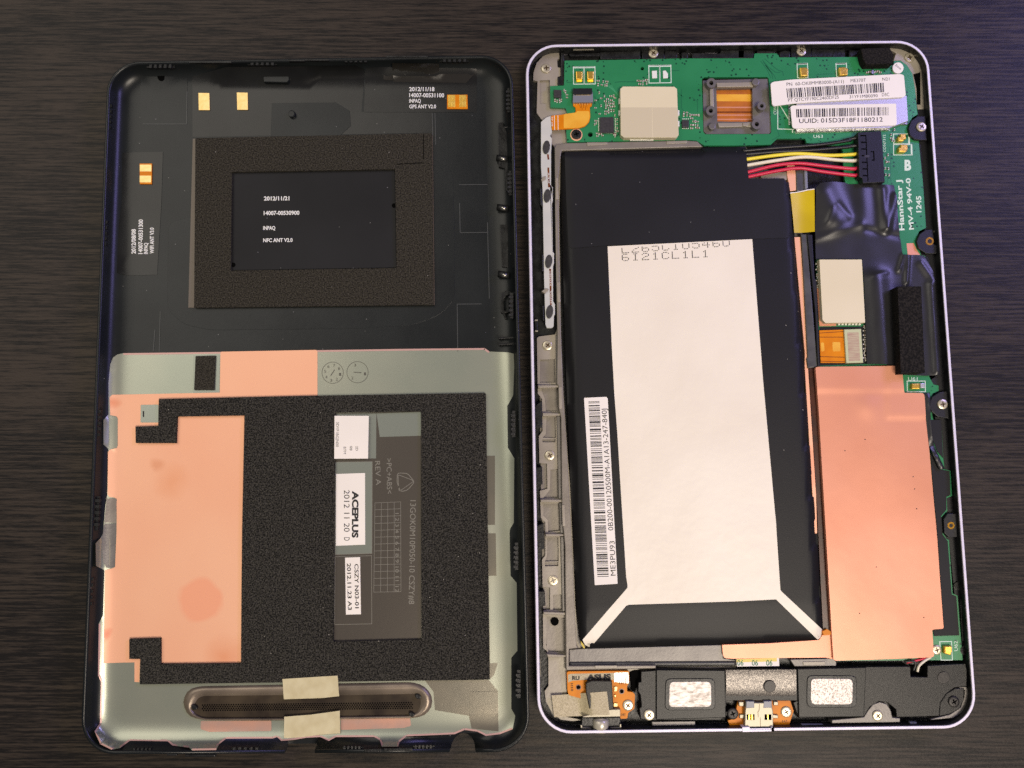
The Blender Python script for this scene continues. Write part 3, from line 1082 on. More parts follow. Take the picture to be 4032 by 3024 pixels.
# lettering moulded in the plastic
for s_, sp, h_ in [('REV A', 'f 655,985 665,1210', 20), ('>PC+ABS<', 'f 762,960 768,1290', 20), ('13GOK0M10P050-10 CSZY#8', 'f 985,1350 h 735,500', 22),
                   ('1 2 3 4 5 6 7 8 9 10 11 12', 'f 845,1470 h 640,415', 14)]:
    a, b = T(sp)
    text(s_, a, b, h_, 1.675, 'emboss', wf, name='moulded_lettering')
g0, g1, g2, g3 = T('f 655,1375')[0], T('f 895,1365')[0], T('h 680,412')[0], T('h 488,416')[0]
for k in range(5):
    line('moulded_grid_line', lerp2(g0, g1, k / 4), lerp2(g3, g2, k / 4), 1.5, 1.672, 'emboss', wf)
for k in range(14):
    line('moulded_grid_line', lerp2(g0, g3, k / 13), lerp2(g1, g2, k / 13), 1.5, 1.674, 'emboss', wf)
tri = [T('f 870,1110')[0], T('f 1020,1170')[0], T('f 880,1270')[0]]
outline('recycling_mark', rnd([T('f 865,1095')[0], T('f 960,1100')[0], T('f 1025,1180')[0], T('f 960,1255')[0], T('f 895,1272')[0], T('f 860,1180')[0]], 10), 2.5, 1.676, 'emboss', wf)
outline('recycling_mark', rnd(tri, 8), 2.0, 1.676, 'emboss', wf)
for cc, ch in (('f 260,160', '8 0 1 2 3'), ('f 492,155', '0 2')):
    c = T(cc)[0]
    outline('date_wheel', circ(c, 42, n=32), 1.8, 0.13, 'emboss_dark', lining, zf=zin)
    for k in range(8 if ch[0] == '8' else 3):
        t = 2 * math.pi * k / (8 if ch[0] == '8' else 3) + 0.2
        q = (c[0] + 30 * math.cos(t), c[1] + 30 * math.sin(t))
        text(str(k + 1), (q[0] - 4, q[1] + 6), (q[0] + 4, q[1] + 6), 11, 0.13, 'emboss_dark', lining, zf=zin, name='moulded_lettering')
    if ch[0] == '8':
        line('date_arrow', (c[0] + 8, c[1] - 12), (c[0] - 8, c[1] + 12), 3, 0.13, 'emboss_dark', lining, zf=zin)
    else:
        line('date_arrow', (c[0] - 15, c[1]), (c[0] + 15, c[1] + 2), 3, 0.13, 'emboss_dark', lining, zf=zin)

# speaker slot: a raised oval rim round a dark trough with a fine grille
rim_o = rnd(T('g 745,1190 790,1100 870,1078 1500,1066 h 0,1062 760,1048 850,1075 905,1150 905,1220 860,1285 780,1308 h 0,1318 g 1500,1324 900,1322 790,1296'), 26, 5)
rim_i = rnd(T('g 822,1235 860,1165 900,1150 1616,1142 h 0,1150 780,1135 815,1150 822,1210 800,1260 745,1288 h 0,1300 g 1616,1304 900,1306 850,1280'), 14, 4)


def rimloft(name, po, pi_, prof, m, parent):
    """a soft band between two outlines; prof = (share, height over the floor)"""
    n = 96

    def resample(P):
        L = [0]
        for i in range(len(P)):
            L.append(L[-1] + (Vector(P[(i + 1) % len(P)]) - Vector(P[i])).length)
        out = []
        for k in range(n):
            s_ = L[-1] * k / n
            j = 0
            while L[j + 1] < s_:
                j += 1
            out.append(lerp2(P[j], P[(j + 1) % len(P)], (s_ - L[j]) / max(1e-6, L[j + 1] - L[j])))
        return out
    A = resample(po)
    B = []
    for a in A:                                     # nearest point of the inner outline, kept in order
        best = min(((Vector(lerp2(pi_[i - 1], pi_[i], t / 6)) - Vector(a)).length, lerp2(pi_[i - 1], pi_[i], t / 6)) for i in range(len(pi_)) for t in range(6))
        B.append(best[1])
    V_, F_ = [], []
    for t, z in prof:
        V_ += [up(lerp2(a, b, t), z) for a, b in zip(A, B)]
    for i in range(len(prof) - 1):
        for k in range(n):
            k2 = (k + 1) % n
            F_.append((i * n + k, (i + 1) * n + k, (i + 1) * n + k2, i * n + k2))
    return build(name, V_, F_, m, parent, smooth=True)


rimloft('slot_rim', rim_o, rim_i, [(0, 1.4), (0.12, 2.0), (0.35, 2.5), (0.6, 2.45), (0.85, 2.0), (1.0, 1.62)], 'slot_coating', cover)
sg = slab('speaker_slot', rim_i, 1.64, 1.5, 'slot_brown', cover, label='dark brown speaker slot with a fine dotted grille')
V, Fc = [], []
x0, x1 = T('g 893,1232')[0], T('h 768,1215')[0]
NC = 88
for c in range(NC):
    for r_ in range(4):
        t = (c + (0.5 if r_ % 2 else 0)) / NC
        q = lerp2(x0, x1, t)
        cc = up((q[0], q[1] - 10 + r_ * 7.2), 1.66)
        s_ = len(V)
        V += [(cc[0] + 0.235 * math.cos(a), cc[1] + 0.235 * math.sin(a), 1.66) for a in (0.5 + math.pi / 3 * k for k in range(6))]
        Fc.append(tuple(range(s_, s_ + 6)))
build('grille_holes', V, Fc, 'dark_hole', sg, kind='stuff')
for sp in ('g 833,1232', 'h 800,1155', 'h 755,1283'):
    slab('locating_pin', circ(T(sp)[0], 12, 9, 14, 0.4), 2.6, 1.6, 'black_plastic', sg, bevel=0.2)
mat('peach_strip', (198, 150, 128), 0.4, metal=0.35, n=(0.12, 1), c2=(176, 148, 136), bump=(0.4, 0.1))
for sp_ in ('g 880,1326 1380,1324 1380,1398 940,1404 880,1385', 'h 255,1312 745,1306 752,1360 700,1376 255,1390'):
    conform('peach_strip', T(sp_), zin, 0.15, 'peach_strip', cover, cell=14, thick=0.02, r=4)
slab('pale_frame', T('g 905,1412 1330,1400 1335,1424 930,1434'), 1.78, 1.6, 'pinkish', cover)
conform('masking_tape', T('g 1458,1030 h 60,1016 232,1006 243,1152 120,1165 g 1468,1174'), lambda x, y: 2.65, 0, 'masking_tape', cover, cell=20, thick=0.15, label='upper strip of cream masking tape across the speaker slot',
        bump=lambda x, y: 0.08 * math.sin(y * 0.10 + x * 0.01))
conform('masking_tape', T('g 1470,1298 h 40,1283 248,1254 250,1415 110,1425 g 1470,1457'), lambda x, y: 2.65, 0, 'masking_tape', cover, cell=20, thick=0.15, label='lower strip of cream masking tape across the speaker slot',
        bump=lambda x, y: 0.12 * math.sin(y * 0.05 + x * 0.013))
for k in range(26):                                 # specks of dirt on the lining
    c = random.choice([T('g 400,1240')[0], T('f 800,250')[0], T('g 600,1400')[0], T('h 1100,1250')[0], T('e 600,200')[0]])
    q = (c[0] + random.uniform(-110, 110), c[1] + random.uniform(-50, 50))
    slab('dirt_speck', circ(q, random.uniform(1.2, 3), n=7), 0, 0, 'ink', cover) if False else None
side = T('e 210,420')[0]
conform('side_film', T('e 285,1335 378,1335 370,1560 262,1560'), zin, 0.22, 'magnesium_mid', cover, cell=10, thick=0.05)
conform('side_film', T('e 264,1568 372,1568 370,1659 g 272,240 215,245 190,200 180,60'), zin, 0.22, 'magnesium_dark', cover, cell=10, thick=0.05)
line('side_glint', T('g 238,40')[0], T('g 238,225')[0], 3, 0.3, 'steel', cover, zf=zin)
conform('side_film', T('e 305,565 375,570 388,590 385,850 370,865 310,862'), zin, 0.22, 'coating', cover, cell=10, thick=0.05)

# ================================================================== OPENED TABLET (right)
ZT = 6.5
TF = Frame([(2068, 175), (3653, 157), (3852, 2869), (2117, 2892)], ZT, 9.3)
tab = empty('opened_tablet', (65, 28, 0), 'opened tablet body in a silver rim showing its battery, green circuit board and copper sheet', 'tablet')
V, Fc = TF.loft([(0.84, 2.0), (0.84, 6.42), (0.76, 6.5), (0.2, 6.5), (0.05, 6.3), (0.0, 4.5), (0.3, 2.0), (1.2, 0.5), (2.2, 0.3), (2.2, 2.0)], False, False)
Fc = [f[::-1] for f in Fc]
build('silver_rim', V, Fc, 'rim_paint', tab, smooth=False)
V, Fc = TF.loft([(2.3, 0.0), (1.15, 0.6), (1.06, 2.2)], True, True)
build('front_glass', V, Fc, 'black_plastic', tab)
V, Fc = TF.loft([(0.86, 2.3), (0.86, 6.33), (1.02, 6.28), (1.06, 5.2), (1.0, 2.3)], False, False)
build('inner_lip', V, [f for f in Fc], 'black_plastic', tab)

# --- grey magnesium chassis
ch = slab('chassis', T('''i 120,370 150,280 210,215 290,185 358,180 362,235 340,250 345,320 370,325 372,400 345,408 348,485 410,500 430,700 430,1030 1590,1010 1700,1060 380,1120
 k 360,300 378,1500 m 400,600 440,1200 o 470,100 500,700 525,1470 570,1560 p 2085,340 2085,560 1310,575 1300,600 445,610 445,1040 600,1070 500,1080 390,1065 310,1010 245,890 232,790 270,740
 268,470 252,400 218,370 215,50 o 210,1195 275,1185 275,980 205,970 200,720 230,680 230,370 190,330 183,170 m 185,1600 180,1500 250,1480 245,1245 175,1240 170,990 205,940 200,640 160,590 152,75
 m 170,60 320,40 k 345,1400 330,700 320,200 i 320,1500 315,1060 290,1030 285,900 190,800 150,745 158,450 118,440'''), 3.3, 2.3, 'magnesium', tab,
           holes=[T('i 178,442 272,438 274,655 180,662'), T('m 182,275 318,270 325,490 180,490'), T('m 190,550 250,545 350,542 358,758 235,758 225,640'), T('m 240,812 325,808 330,1008 205,1003 235,970'),
                  T('m 203,1020 325,1018 325,1046 203,1046'), T('m 278,1300 345,1295 375,1565 210,1568 272,1490'), T('o 212,198 380,193 388,448 258,462 252,350 212,305'),
                  T('o 248,512 352,510 355,735 228,738 245,690'), T('o 225,745 352,742 352,780 228,782'), T('o 302,1048 378,1042 408,1188 302,1190'), T('o 242,1248 412,1262 412,1590 260,1580 238,1520')],
           label='grey cast chassis along the left edge and round the battery')
slab('chassis_floor', T('i 170,430 290,430 290,670 170,670'), 2.5, 2.3, 'magnesium', ch)
slab('chassis_floor', T('m 175,265 370,265 o 440,1600 245,1590 230,1240 290,1230 290,1180 210,1180 m 185,1200'), 2.6, 2.3, 'magnesium_mid', ch)  # pocket floors: their shade is painted in as a darker grey
# ribs between the pockets
for sp in ('m 160,512 360,512 362,534 162,540', 'm 205,770 368,775 370,797 205,803', 'm 185,1580 385,1580 388,1605 185,1605', 'o 232,478 400,480 402,500 232,505', 'o 212,1205 415,1212 416,1240 212,1232',
           'p 250,430 450,442 450,462 262,462'):
    slab('rib', T(sp), 4.6, 3.2, 'magnesium', ch, bevel=0.2)
for sp in ('m 330,50 356,50 m 362,510 335,510', 'm 338,800 372,800 386,1575 355,1575', 'o 360,190 392,190 400,478 372,478', 'o 372,505 404,505 414,1205 390,1205'):
    slab('rib', T(sp), 3.9, 3.2, 'magnesium_dark', ch, bevel=0.15)
# ridge round the battery
ridge = T('''i 322,1070 335,1040 430,1026 1560,1004 1650,1010 1690,1052 1690,1062 385,1098 378,1120 k 352,0 358,500 372,1300 m 392,400 400,640 430,1100 455,1560 o 470,400 505,1200 520,1480
 p 545,350 560,375 470,385 468,545 1310,540 1310,572 438,590 436,300 o 415,600 398,420 385,200 m 385,1500 378,820 355,720 352,520 340,500 k 345,1500 330,800 322,200 i 322,1500''')
slab('battery_ridge', ridge, 5.0, 3.0, 'magnesium_mid', ch, bevel=0.35)
for sp in ('i 620,1020 810,1018 812,1040 620,1052', 'i 1362,1008 1555,1003 1555,1028 1362,1035', 'k 325,0 350,0 354,200 328,200', 'k 338,975 368,970 372,1160 345,1160', 'm 355,530 385,528 388,730 360,735', 'o 385,210 412,205 420,405 392,410', 'p 720,543 935,541 935,570 720,574'):
    slab('ridge_pad', T(sp), 5.2, 4.8, 'magnesium', ch, bevel=0.1)
# trough under the battery
slab('trough', T('p 472,388 560,380 1948,342 1962,470 2085,490 2082,500 472,508'), 3.9, 3.2, 'magnesium_dark', ch, bevel=0.4)
slab('trough_edge', T('p 475,512 2082,502 2084,548 475,550'), 4.2, 3.2, 'rail_grey', ch, bevel=0.5)
slab('battery_tray_floor', T('i 385,1100 v 380,260 l 480,0 560,1500 n 520,1659 q 830,1180 o 560,1560 520,1470'), 2.9, 2.4, 'magnesium_dark', ch)

# grey corner pieces at the top right
slab('corner_plate', T('j 1425,135 1540,148 1660,205 1735,310 1752,400 1748,425 1752,710 1690,712 1660,500 1640,380 1590,300 1530,256 1465,258 1488,185 1440,160'), 3.9, 2.3, 'magnesium', tab, bevel=0.2, label='grey metal corner plate with one screw')
slab('slot', T('j 1650,385 1715,365 1718,668 1685,668 1680,520'), 3.95, 3.7, 'dark_hole', tab)

# --- volume key strip
ks = slab('key_strip', T('''i 190,830 235,790 280,772 292,930 272,955 292,985 284,1110 284,1420 300,1440 300,1580 k 270,60 292,78 298,100 298,220 292,240 300,690 312,705 310,800 302,830 303,1150 320,1180 320,1275 311,1285
 308,1385 290,1400 245,1400 232,1370 218,900 i 205,1450 190,1250'''), 4.6, 3.0, 'strip_white', tab, bevel=0.08, label='pale key strip with five dark dome switches')
for sp in ('i 240,1065', 'i 248,1518', 'k 262,780', 'k 270,1250'):
    slab('dome_switch', circ(T(sp)[0], 14, 27, 24, 0.14), 4.85, 4.5, 'chip', ks, bevel=0.12)
for sp in ('i 246,1132 262,1132 268,1180 252,1182', 'i 250,1255 266,1255 275,1440 256,1440', 'k 266,850 284,850 292,1185 275,1188'):
    slab('copper_trace', T(sp), 4.63, 4.5, 'kapton_dark', ks)
for s_, sp, h_ in [('KEYPAD1', 'k 286,1005 280,870', 6), ('KEYVOL', 'k 292,1170 288,1050', 6), ('KEY', 'i 270,1400 266,1300', 5)]:
    a, b = T(sp)
    text(s_, a, b, h_, 4.65, 'ink_white', ks)
# little catches along the left wall
for sp in ('k 185,110 195,110 205,260 192,262', 'k 198,715 212,715 215,870 200,870', 'k 202,1190 216,1190 222,1330 208,1335', 'k 130,1325 158,1322 165,1430 135,1435', 'i 180,1450 195,1450 198,1600 185,1600',
           'm 135,705 200,660 205,910 140,910', 'm 135,1280 200,1275 205,1440 135,1445', 'o 150,400 215,380 220,620 155,640', 'o 155,1010 225,1015 232,1150 160,1160'):
    slab('catch', T(sp), 4.9, 2.3, 'black_plastic', tab, bevel=0.2)
for sp in ('m 120,710 133,710 137,865 123,865', 'o 145,440 158,440 160,605 148,605', 'p 176,480 190,480 194,655 180,655', 'k 132,1322 160,1322 160,1336 132,1336', 'k 135,1422 162,1422 160,1436 135,1436'):
    slab('metal_catch', T(sp), 5.2, 4.5, 'steel', tab, bevel=0.05)
tri_ = T('k 195,1060 235,1030 262,1035 255,1055 228,1080')
slab('lug', tri_, 5.0, 3.0, 'magnesium', tab, bevel=0.1)
slab('lug', T('i 190,1370 210,1338 237,1335 235,1362 200,1382'), 5.0, 3.0, 'magnesium', tab, bevel=0.1)

# --- black plastic pieces along the top edge
for sp in ('i 455,190 740,185 742,215 460,215', 'i 742,178 1115,165 1120,240 745,245', 'i 1130,160 1340,150 1345,240 1135,242', 'i 1345,165 1460,170 1460,235 1345,238', 'i 1500,180 1560,178 1562,235 1505,237',
           'i 1600,185 1860,190 1870,160 2090,160 2085,235 1600,235', 'j 15,160 155,158 160,190 150,235 15,235', 'j 190,160 360,165 360,188 190,190', 'j 400,175 450,160 500,170 500,225 405,228', 'j 505,140 700,140 702,222 515,226',
           'j 705,150 1010,152 1010,222 705,222', 'j 1050,160 1160,160 1165,222 1050,222', 'i 375,180 405,180 408,485 345,485 348,410 378,405'):
    slab('plastic_block', T(sp), 3.9, 2.3, 'black_plastic', tab, bevel=0.3, r=3)
slab('round_boss', circ(T('j 945,215')[0], 20), 4.05, 3.8, 'black_plastic', tab, bevel=0.1)
for sp in ('i 495,132 678,130 678,155 495,158', 'i 1394,113 1578,110 1578,135 1396,138', 'j 228,105 412,101 414,124 230,128', 'j 1148,97 1325,96 1325,112 1150,114'):
    q = T(sp)
    c = ((q[0][0] + q[1][0]) / 2, (q[0][1] + q[2][1]) / 2)
    outline('metal_catch', q, 4.0, 5.3, 'steel', tab)
    line('metal_catch', (c[0], q[0][1]), (c[0], q[2][1]), 5, 5.31, 'steel', tab)
slab('foam_block', T('j 1160,142 1428,132 1465,195 1460,285 1210,292 1185,250'), 7.2, 4.0, 'foam_fine', tab, bevel=0.3, label='chunky black foam block at the top right corner')

# --- right edge black plastic
slab('side_wall', T('j 1690,712 1752,715 1790,1000 1825,1659 l 1722,0 1740,240 1760,600 1790,700 1815,960 1850,1320 1860,1659 n 1730,200 1745,330 1770,590 1770,960 1800,970 1830,1300 1828,1600 q 1925,50 1940,600 1985,640 1985,780 1975,1320 1960,1330 1850,280 1815,250 n 1680,1500 1725,1400 1720,1330 1700,1060 1690,960 1600,500 1620,300 1560,240 1640,180 l 1720,650 1640,490 1600,480 1640,230 1635,0 j 1740,1400 1700,1010'),
     3.9, 2.3, 'connector_black', tab, bevel=0.2, label='narrow black side wall along the right rim')
for sp, nm in (('j 1765,775 1690,775 1630,820 1605,890 1620,955 1660,990 1720,1000 1778,1000 1770,900', 0), ('l 1710,245 1650,247 1590,290 1563,355 1580,420 1650,470 1750,470 1755,395 1722,380 1725,320', 1),
               ('n 1735,330 1660,342 1590,385 1563,455 1585,520 1640,570 1765,592 1750,460', 2), ('u 1280,675 1475,680 1485,850 1490,1190 1310,1190 1210,1095 1195,800', 3)):
    slab('screw_boss', T(sp), 5.2, 3.0, 'connector_black', tab, bevel=0.15, label=['top black screw boss with a silver screw', 'second black boss with an empty brass insert', 'third black screw boss beside the copper foil', 'lowest black boss with an empty brass insert'][nm])
for sp, rp in (('l 1685,355', 16), ('u 1355,935', 14)):
    c = T(sp)[0]
    slab('brass_insert', circ(c, rp), 5.26, 4.6, 'brass', tab, holes=[circ(c, rp * 0.55, n=16)])
    slab('insert_hole', circ(c, rp * 0.56), 5.0, 4.8, 'recess', tab)
for sp in ('l 1725,255 1755,258 1755,275 1728,272', 'l 1740,370 1768,372 1768,390 1742,388', 't 1215,165 1250,168 1250,185 1218,185', 't 1225,285 1262,288 1262,302 1225,302', 't 1275,405 1300,408 1298,430 1280,428', 'n 1720,78 1745,80 1745,98 1722,95', 'n 1722,178 1740,178 1740,190 1722,190', 'n 1722,250 1742,250 1742,262 1722,262'):
    slab('metal_catch', T(sp), 4.6, 3.8, 'steel', tab, bevel=0.05)
slab('spring_catch', T('t 1255,420 1285,420 1315,840 1340,850 1385,1280 1365,1290 1345,1240 1300,870 1275,835'), 5.6, 4.6, 'connector_black', tab, bevel=0.1)
for sp in ('q 1978,795 2005,795 2008,862 1982,860', 'q 1985,893 2010,893 2014,957 1988,955', 'q 1990,990 2018,990 2022,1055 1994,1053', 'q 1996,1090 2024,1090 2028,1155 2000,1152'):
    slab('gold_contact', T(sp), 5.0, 3.0, 'gold', tab, bevel=0.1)
slab('contact_bar', T('q 1950,790 1976,790 1998,1160 1965,1160'), 4.6, 3.0, 'black_plastic', tab, bevel=0.1)
slab('round_boss', circ(T('q 1935,680')[0], 20, 18), 4.2, 3.8, 'black_plastic', tab, bevel=0.15)
slab('round_boss', circ(T('q 1990,1240')[0], 18, 20), 4.4, 3.8, 'black_plastic', tab, bevel=0.15)

# --- circuit board
ZP = 4.3
pcb_px = T('''i 410,258 900,250 1470,238 2100,236 j 162,236 168,195 180,190 378,190 390,205 400,228 1180,224 1190,300 1210,308 1465,300 1470,262 1530,258 1590,300 1640,378 1665,520 1690,760 1640,788 1600,870 1612,950 1700,1012 1740,1400
 l 1650,230 1585,262 1560,330 1575,410 1605,484 1640,490 1700,700 1740,1500 n 1560,195 1600,270 1648,280 1650,330 1600,350 1560,420 1600,600 1680,700 1692,960 1705,1062 1760,1075 1775,1310 1725,1330 1730,1450 1680,1500
 u 1140,760 1140,1060 1210,1150 1260,1230 q 1850,280 1882,745 1925,765 1970,1325 870,1332 n 560,1200 540,200 l 660,1500 640,900 625,300 v 1530,1360 j 1020,1400 1010,1370 985,1060 840,1040 655,1026 640,986 380,986 320,1042 0,1050
 i 1715,1050 1640,1004 1590,1000 432,1020 425,890 435,745 418,700 278,695 275,495 405,490''')
win = T('i 1692,430 1712,412 j 285,410 300,425 325,925 312,942 i 1725,945 1705,925')
pcb = slab('circuit_board', pcb_px, ZP, ZP - 0.9, 'solder_mask', tab, holes=[win, circ(T('i 650,948')[0], 10, n=14), circ(T('i 1136,332')[0], 7, n=12)], label='green circuit board across the top and down the right side')
Z0 = ZP + 0.005

# shield cans
can = slab('shield_can', T('i 930,520 955,498 1435,500 1460,522 1475,950 1452,975 965,975 935,950'), 6.2, ZP, 'cream_label', tab, bevel=0.12, label='square cream shield can left of the camera bracket')
slab('can_sticker', T('i 936,694 1226,694 1230,972 966,972 940,948'), 6.215, 6.1, 'cream_dark', can)
slab('can_sticker', T('i 1230,694 1462,694 1472,948 1450,972 1234,972'), 6.213, 6.1, 'cream_dark', can)
for sp in ('i 1050,978 1110,978 1110,995 1050,995', 'i 1160,978 1220,978 1220,995 1160,995', 'i 915,610 930,610 930,660 915,660', 'i 915,720 930,720 930,770 915,770', 'i 1468,720 1482,720 1482,770 1468,770', 'i 1468,820 1482,820 1482,870 1468,870', 'i 1020,990 1240,990 1240,1002 1020,1002'):
    slab('can_leg', T(sp), 4.9, ZP, 'solder', can, bevel=0.05)
can2 = slab('silver_shield_can', T('j 560,640 1588,585 1602,820 1430,885 560,900'), 5.6, ZP, 'silver_can', tab, bevel=0.1, label='silver shield can under the two barcode labels')
slab('can_leg', T('j 560,902 1425,884 1428,905 560,925'), 4.9, ZP, 'tin', can2, bevel=0.05)
slab('can_leg', T('j 1495,828 1600,825 1598,852 1495,850'), 4.9, ZP, 'tin', can2, bevel=0.05)
can3 = slab('shield_can', T('l 655,525 1052,525 1083,1115 712,1118 684,1090'), 6.2, ZP, 'cream_label', tab, bevel=0.08, label='plain cream shield can framed by black tape')
for k in range(7):
    slab('can_leg', T('l %d,1120 %d,1120 %d,1138 %d,1138' % (830 + k * 32, 850 + k * 32, 850 + k * 32, 830 + k * 32)), 4.9, ZP, 'solder', can3)

# chips
for sp, lb_ in (('i 310,528 382,532 380,602 312,600', 'small black chip at the left end of the board'), ('i 742,787 868,783 874,928 740,930', 'square black chip with solder pins'), ('i 1508,810 1572,812 1570,878 1510,876', 'small eight pin black chip beside the camera bracket')):
    slab('chip', T(sp), 5.1, ZP, 'chip', pcb, bevel=0.06, label=lb_)
pins = []
for k in range(9):
    pins += [(728, 800 + k * 14), (883, 800 + k * 14)]
    pins += [(757 + k * 13, 936)]
for k in range(4):
    pins += [(1515 + k * 17, 892), (1515 + k * 17, 803)]
for x, y in pins:
    c = T('i %g,%g' % (x, y))[0]
    put('solder_pin', PAD, c, ZP, 0.26, 0.26, 0.12, 0, pcb)
rg = random.Random(3)
# small parts read off the photograph: (sheet, x, y, w, h)
smd = [(722, 450), (722, 485), (757, 488), (787, 490), (804, 457), (804, 488), (770, 457), (1095, 448), (1112, 452), (1140, 452), (1158, 450), (1175, 440), (1110, 480), (1140, 480), (1175, 470),
       (405, 537), (418, 553), (432, 580), (432, 605), (320, 632), (340, 640), (362, 628), (378, 632), (365, 645),
       (733, 560), (750, 612), (700, 632), (750, 682), (698, 702), (737, 757), (782, 592), (840, 592), (868, 592), (845, 632), (845, 662), (868, 657), (845, 692), (868, 688), (845, 727), (868, 727), (880, 610),
       (810, 620), (790, 640), (795, 665), (795, 695), (795, 735), (820, 650), (820, 680), (820, 710), (820, 740), (790, 760), (878, 770),
       (702, 822), (690, 855), (705, 845), (712, 940), (730, 945), (745, 945), (870, 945), (885, 945), (880, 965), (715, 965), (765, 960), (900, 810), (900, 850), (900, 890), (900, 920),
       (1520, 770), (1552, 770), (1580, 770), (1605, 768), (1625, 768), (1645, 768), (1663, 770), (1595, 800), (1610, 828), (1630, 828), (1650, 830), (1595, 862), (1620, 862), (1650, 862), (1595, 892), (1640, 885), (1655, 888), (1522, 748), (1550, 745)]
for x, y in smd:
    c = T('i %g,%g' % (x, y))[0]
    big = rg.random() < 0.5
    put('capacitor', SMD, c, ZP, 0.75 if big else 0.55, 0.42 if big else 0.34, 0.35, rg.choice((0, math.pi / 2)), pcb)
for x, y in [(1440, 950), (1440, 985), (1470, 1010), (1450, 1005), (1395, 1205), (1385, 1265), (1415, 1268), (1390, 1325), (1420, 1328), (1382, 1170), (1410, 1140), (1412, 1205), (1470, 905)]:
    c = T('j %g,%g' % (x, y))[0]
    put('capacitor', SMD, c, ZP, 0.6, 0.36, 0.35, rg.choice((0, math.pi / 2)), pcb)
for k in range(9):
    put('capacitor', SMD, T('l %g,%g' % (630 + (k % 2) * 12, 570 + k * 26))[0], ZP, 0.75, 0.4, 0.4, rg.choice((0, math.pi / 2)), pcb)
for k in range(16):
    put('capacitor', SMD, T('l %g,%g' % (1068 + (k % 2) * 14, 1150 + k * 21))[0], ZP + 0.02, 0.6, 0.4, 0.4, rg.choice((0, math.pi / 2)), pcb)
for k in range(7):
    put('capacitor', SMD, T('j %g,%g' % (1215 + k * 20, 375 - (k % 3) * 6))[0], ZP, 0.6, 0.4, 0.6, 0, pcb)
slab('chip', T('j 1262,345 1285,345 1285,378 1262,378'), 5.3, ZP, 'tin', pcb)
# pins of the connector under the barcode labels
for k in range(13):
    slab('connector_pin', T('j 487,%g 500,%g 500,%g 487,%g' % (672 + k * 14.6, 672 + k * 14.6, 680 + k * 14.6, 680 + k * 14.6)), 4.6, ZP, 'solder', pcb)

# copper traces under the solder mask
mat('mask_trace', (30, 104, 68), 0.32, coat=0.1)
mat('mask_trace_light', (66, 150, 104), 0.32, coat=0.1)
for k in range(5):
    for a, b in (('i %g,%g' % (800 + k * 12, 488), 'i %g,%g' % (880 + k * 6, 545 + k * 9)), ('i %g,%g' % (880 + k * 6, 545 + k * 9), 'i %g,%g' % (925, 560 + k * 9))):
        line('board_trace', T(a)[0], T(b)[0], 1.6, Z0 + 0.001 * k, 'mask_trace_light', pcb)
for pts_ in ('j 240,250 300,320 370,370 410,365', 'j 262,240 330,300 385,345 430,360 440,400', 'j 250,270 300,335 355,400 365,430', 'j 270,300 330,380 340,430', 'j 225,260 290,350 320,420',
             'i 880,460 930,455 1090,455', 'i 430,460 480,462', 'i 1480,350 1400,352', 'i 690,590 760,700 830,740', 'i 1470,560 1520,600', 'j 380,900 400,960 330,1000', 'j 660,970 700,990 690,1010', 'j 400,640 470,640',
             'j 430,700 470,690', 'j 420,740 480,745', 'j 1430,1060 1440,1390', 'j 1400,1120 1410,1400', 'j 740,400 760,385 900,382', 'i 1500,520 1500,700 1540,760', 'i 1600,600 1650,640 1650,740'):
    q = T(pts_)
    for a, b in zip(q, q[1:]):
        line('board_trace', a, b, 3.2, Z0, 'mask_trace', pcb)
# silkscreen boxes and letters
for sp in ('i 492,316 590,316 592,476 494,477', 'i 594,316 693,314 697,475 596,476', 'i 1196,302 1296,302 1298,466 1198,467', 'i 1300,302 1402,300 1405,464 1302,465', 'j 565,290 662,284 668,415 570,418', 'j 928,285 1026,282 1032,403 934,405',
           'j 1465,942 1612,942 1615,1034 1466,1034', 'j 1466,1040 1636,1040 1640,1138 1466,1138', 'n 1355,238 1524,238 1526,338 1358,338', 'q 1770,1165 1873,1163 1880,1325 1782,1325', 'j 385,640 385,895 545,900 545,900'):
    outline('silkscreen_box', T(sp), 3.0, Z0 + 0.004, 'silkscreen', pcb)
outline('silkscreen_box', T('j 548,905 1425,885 1430,910 550,932'), 1.8, Z0, 'silkscreen', pcb)
for sp in ('i 492,316 693,314 693,326 492,329', 'i 1196,302 1402,300 1402,314 1196,316', 'j 563,284 662,278 662,292 565,298', 'j 926,280 1026,277 1026,292 928,295', 'j 1602,942 1616,942 1618,1030 1604,1030', 'j 1625,1040 1640,1040 1642,1138 1628,1138'):
    quads('silkscreen_bar', [T(sp)], Z0 + 0.004, 'silkscreen', pcb)
for s_, sp, h_ in [('U63', 'j 718,978 806,978', 12), ('CON', 'j 372,760 372,688', 11), ('CON7312', 'j 1394,1112 1390,948', 10), ('B', 'j 1570,1282 1570,1283', 30), ('U61', 'n 1364,235 1452,235', 15), ('U62', 'q 1928,1245 1924,1158', 14), ('1', 'j 518,930 528,930', 10),
                   ('HannStar J', 'l 1448,252 j 1538,1370', 20), ('MV-4 94V-0', 'l 1536,245 j 1622,1352', 18), ('1245', 'l 1605,85 j 1722,1520', 19)]:
    a, b = T(sp)
    if s_ == 'B':
        a, b = T('j 1568,1278 1630,1278')
        text(s_, a, b, 38, Z0, 'silkscreen', pcb, bold=0.05)
    else:
        text(s_, a, b, h_, Z0 + 0.004, 'silkscreen', pcb, bold=0.025 if h_ > 16 else 0.0)
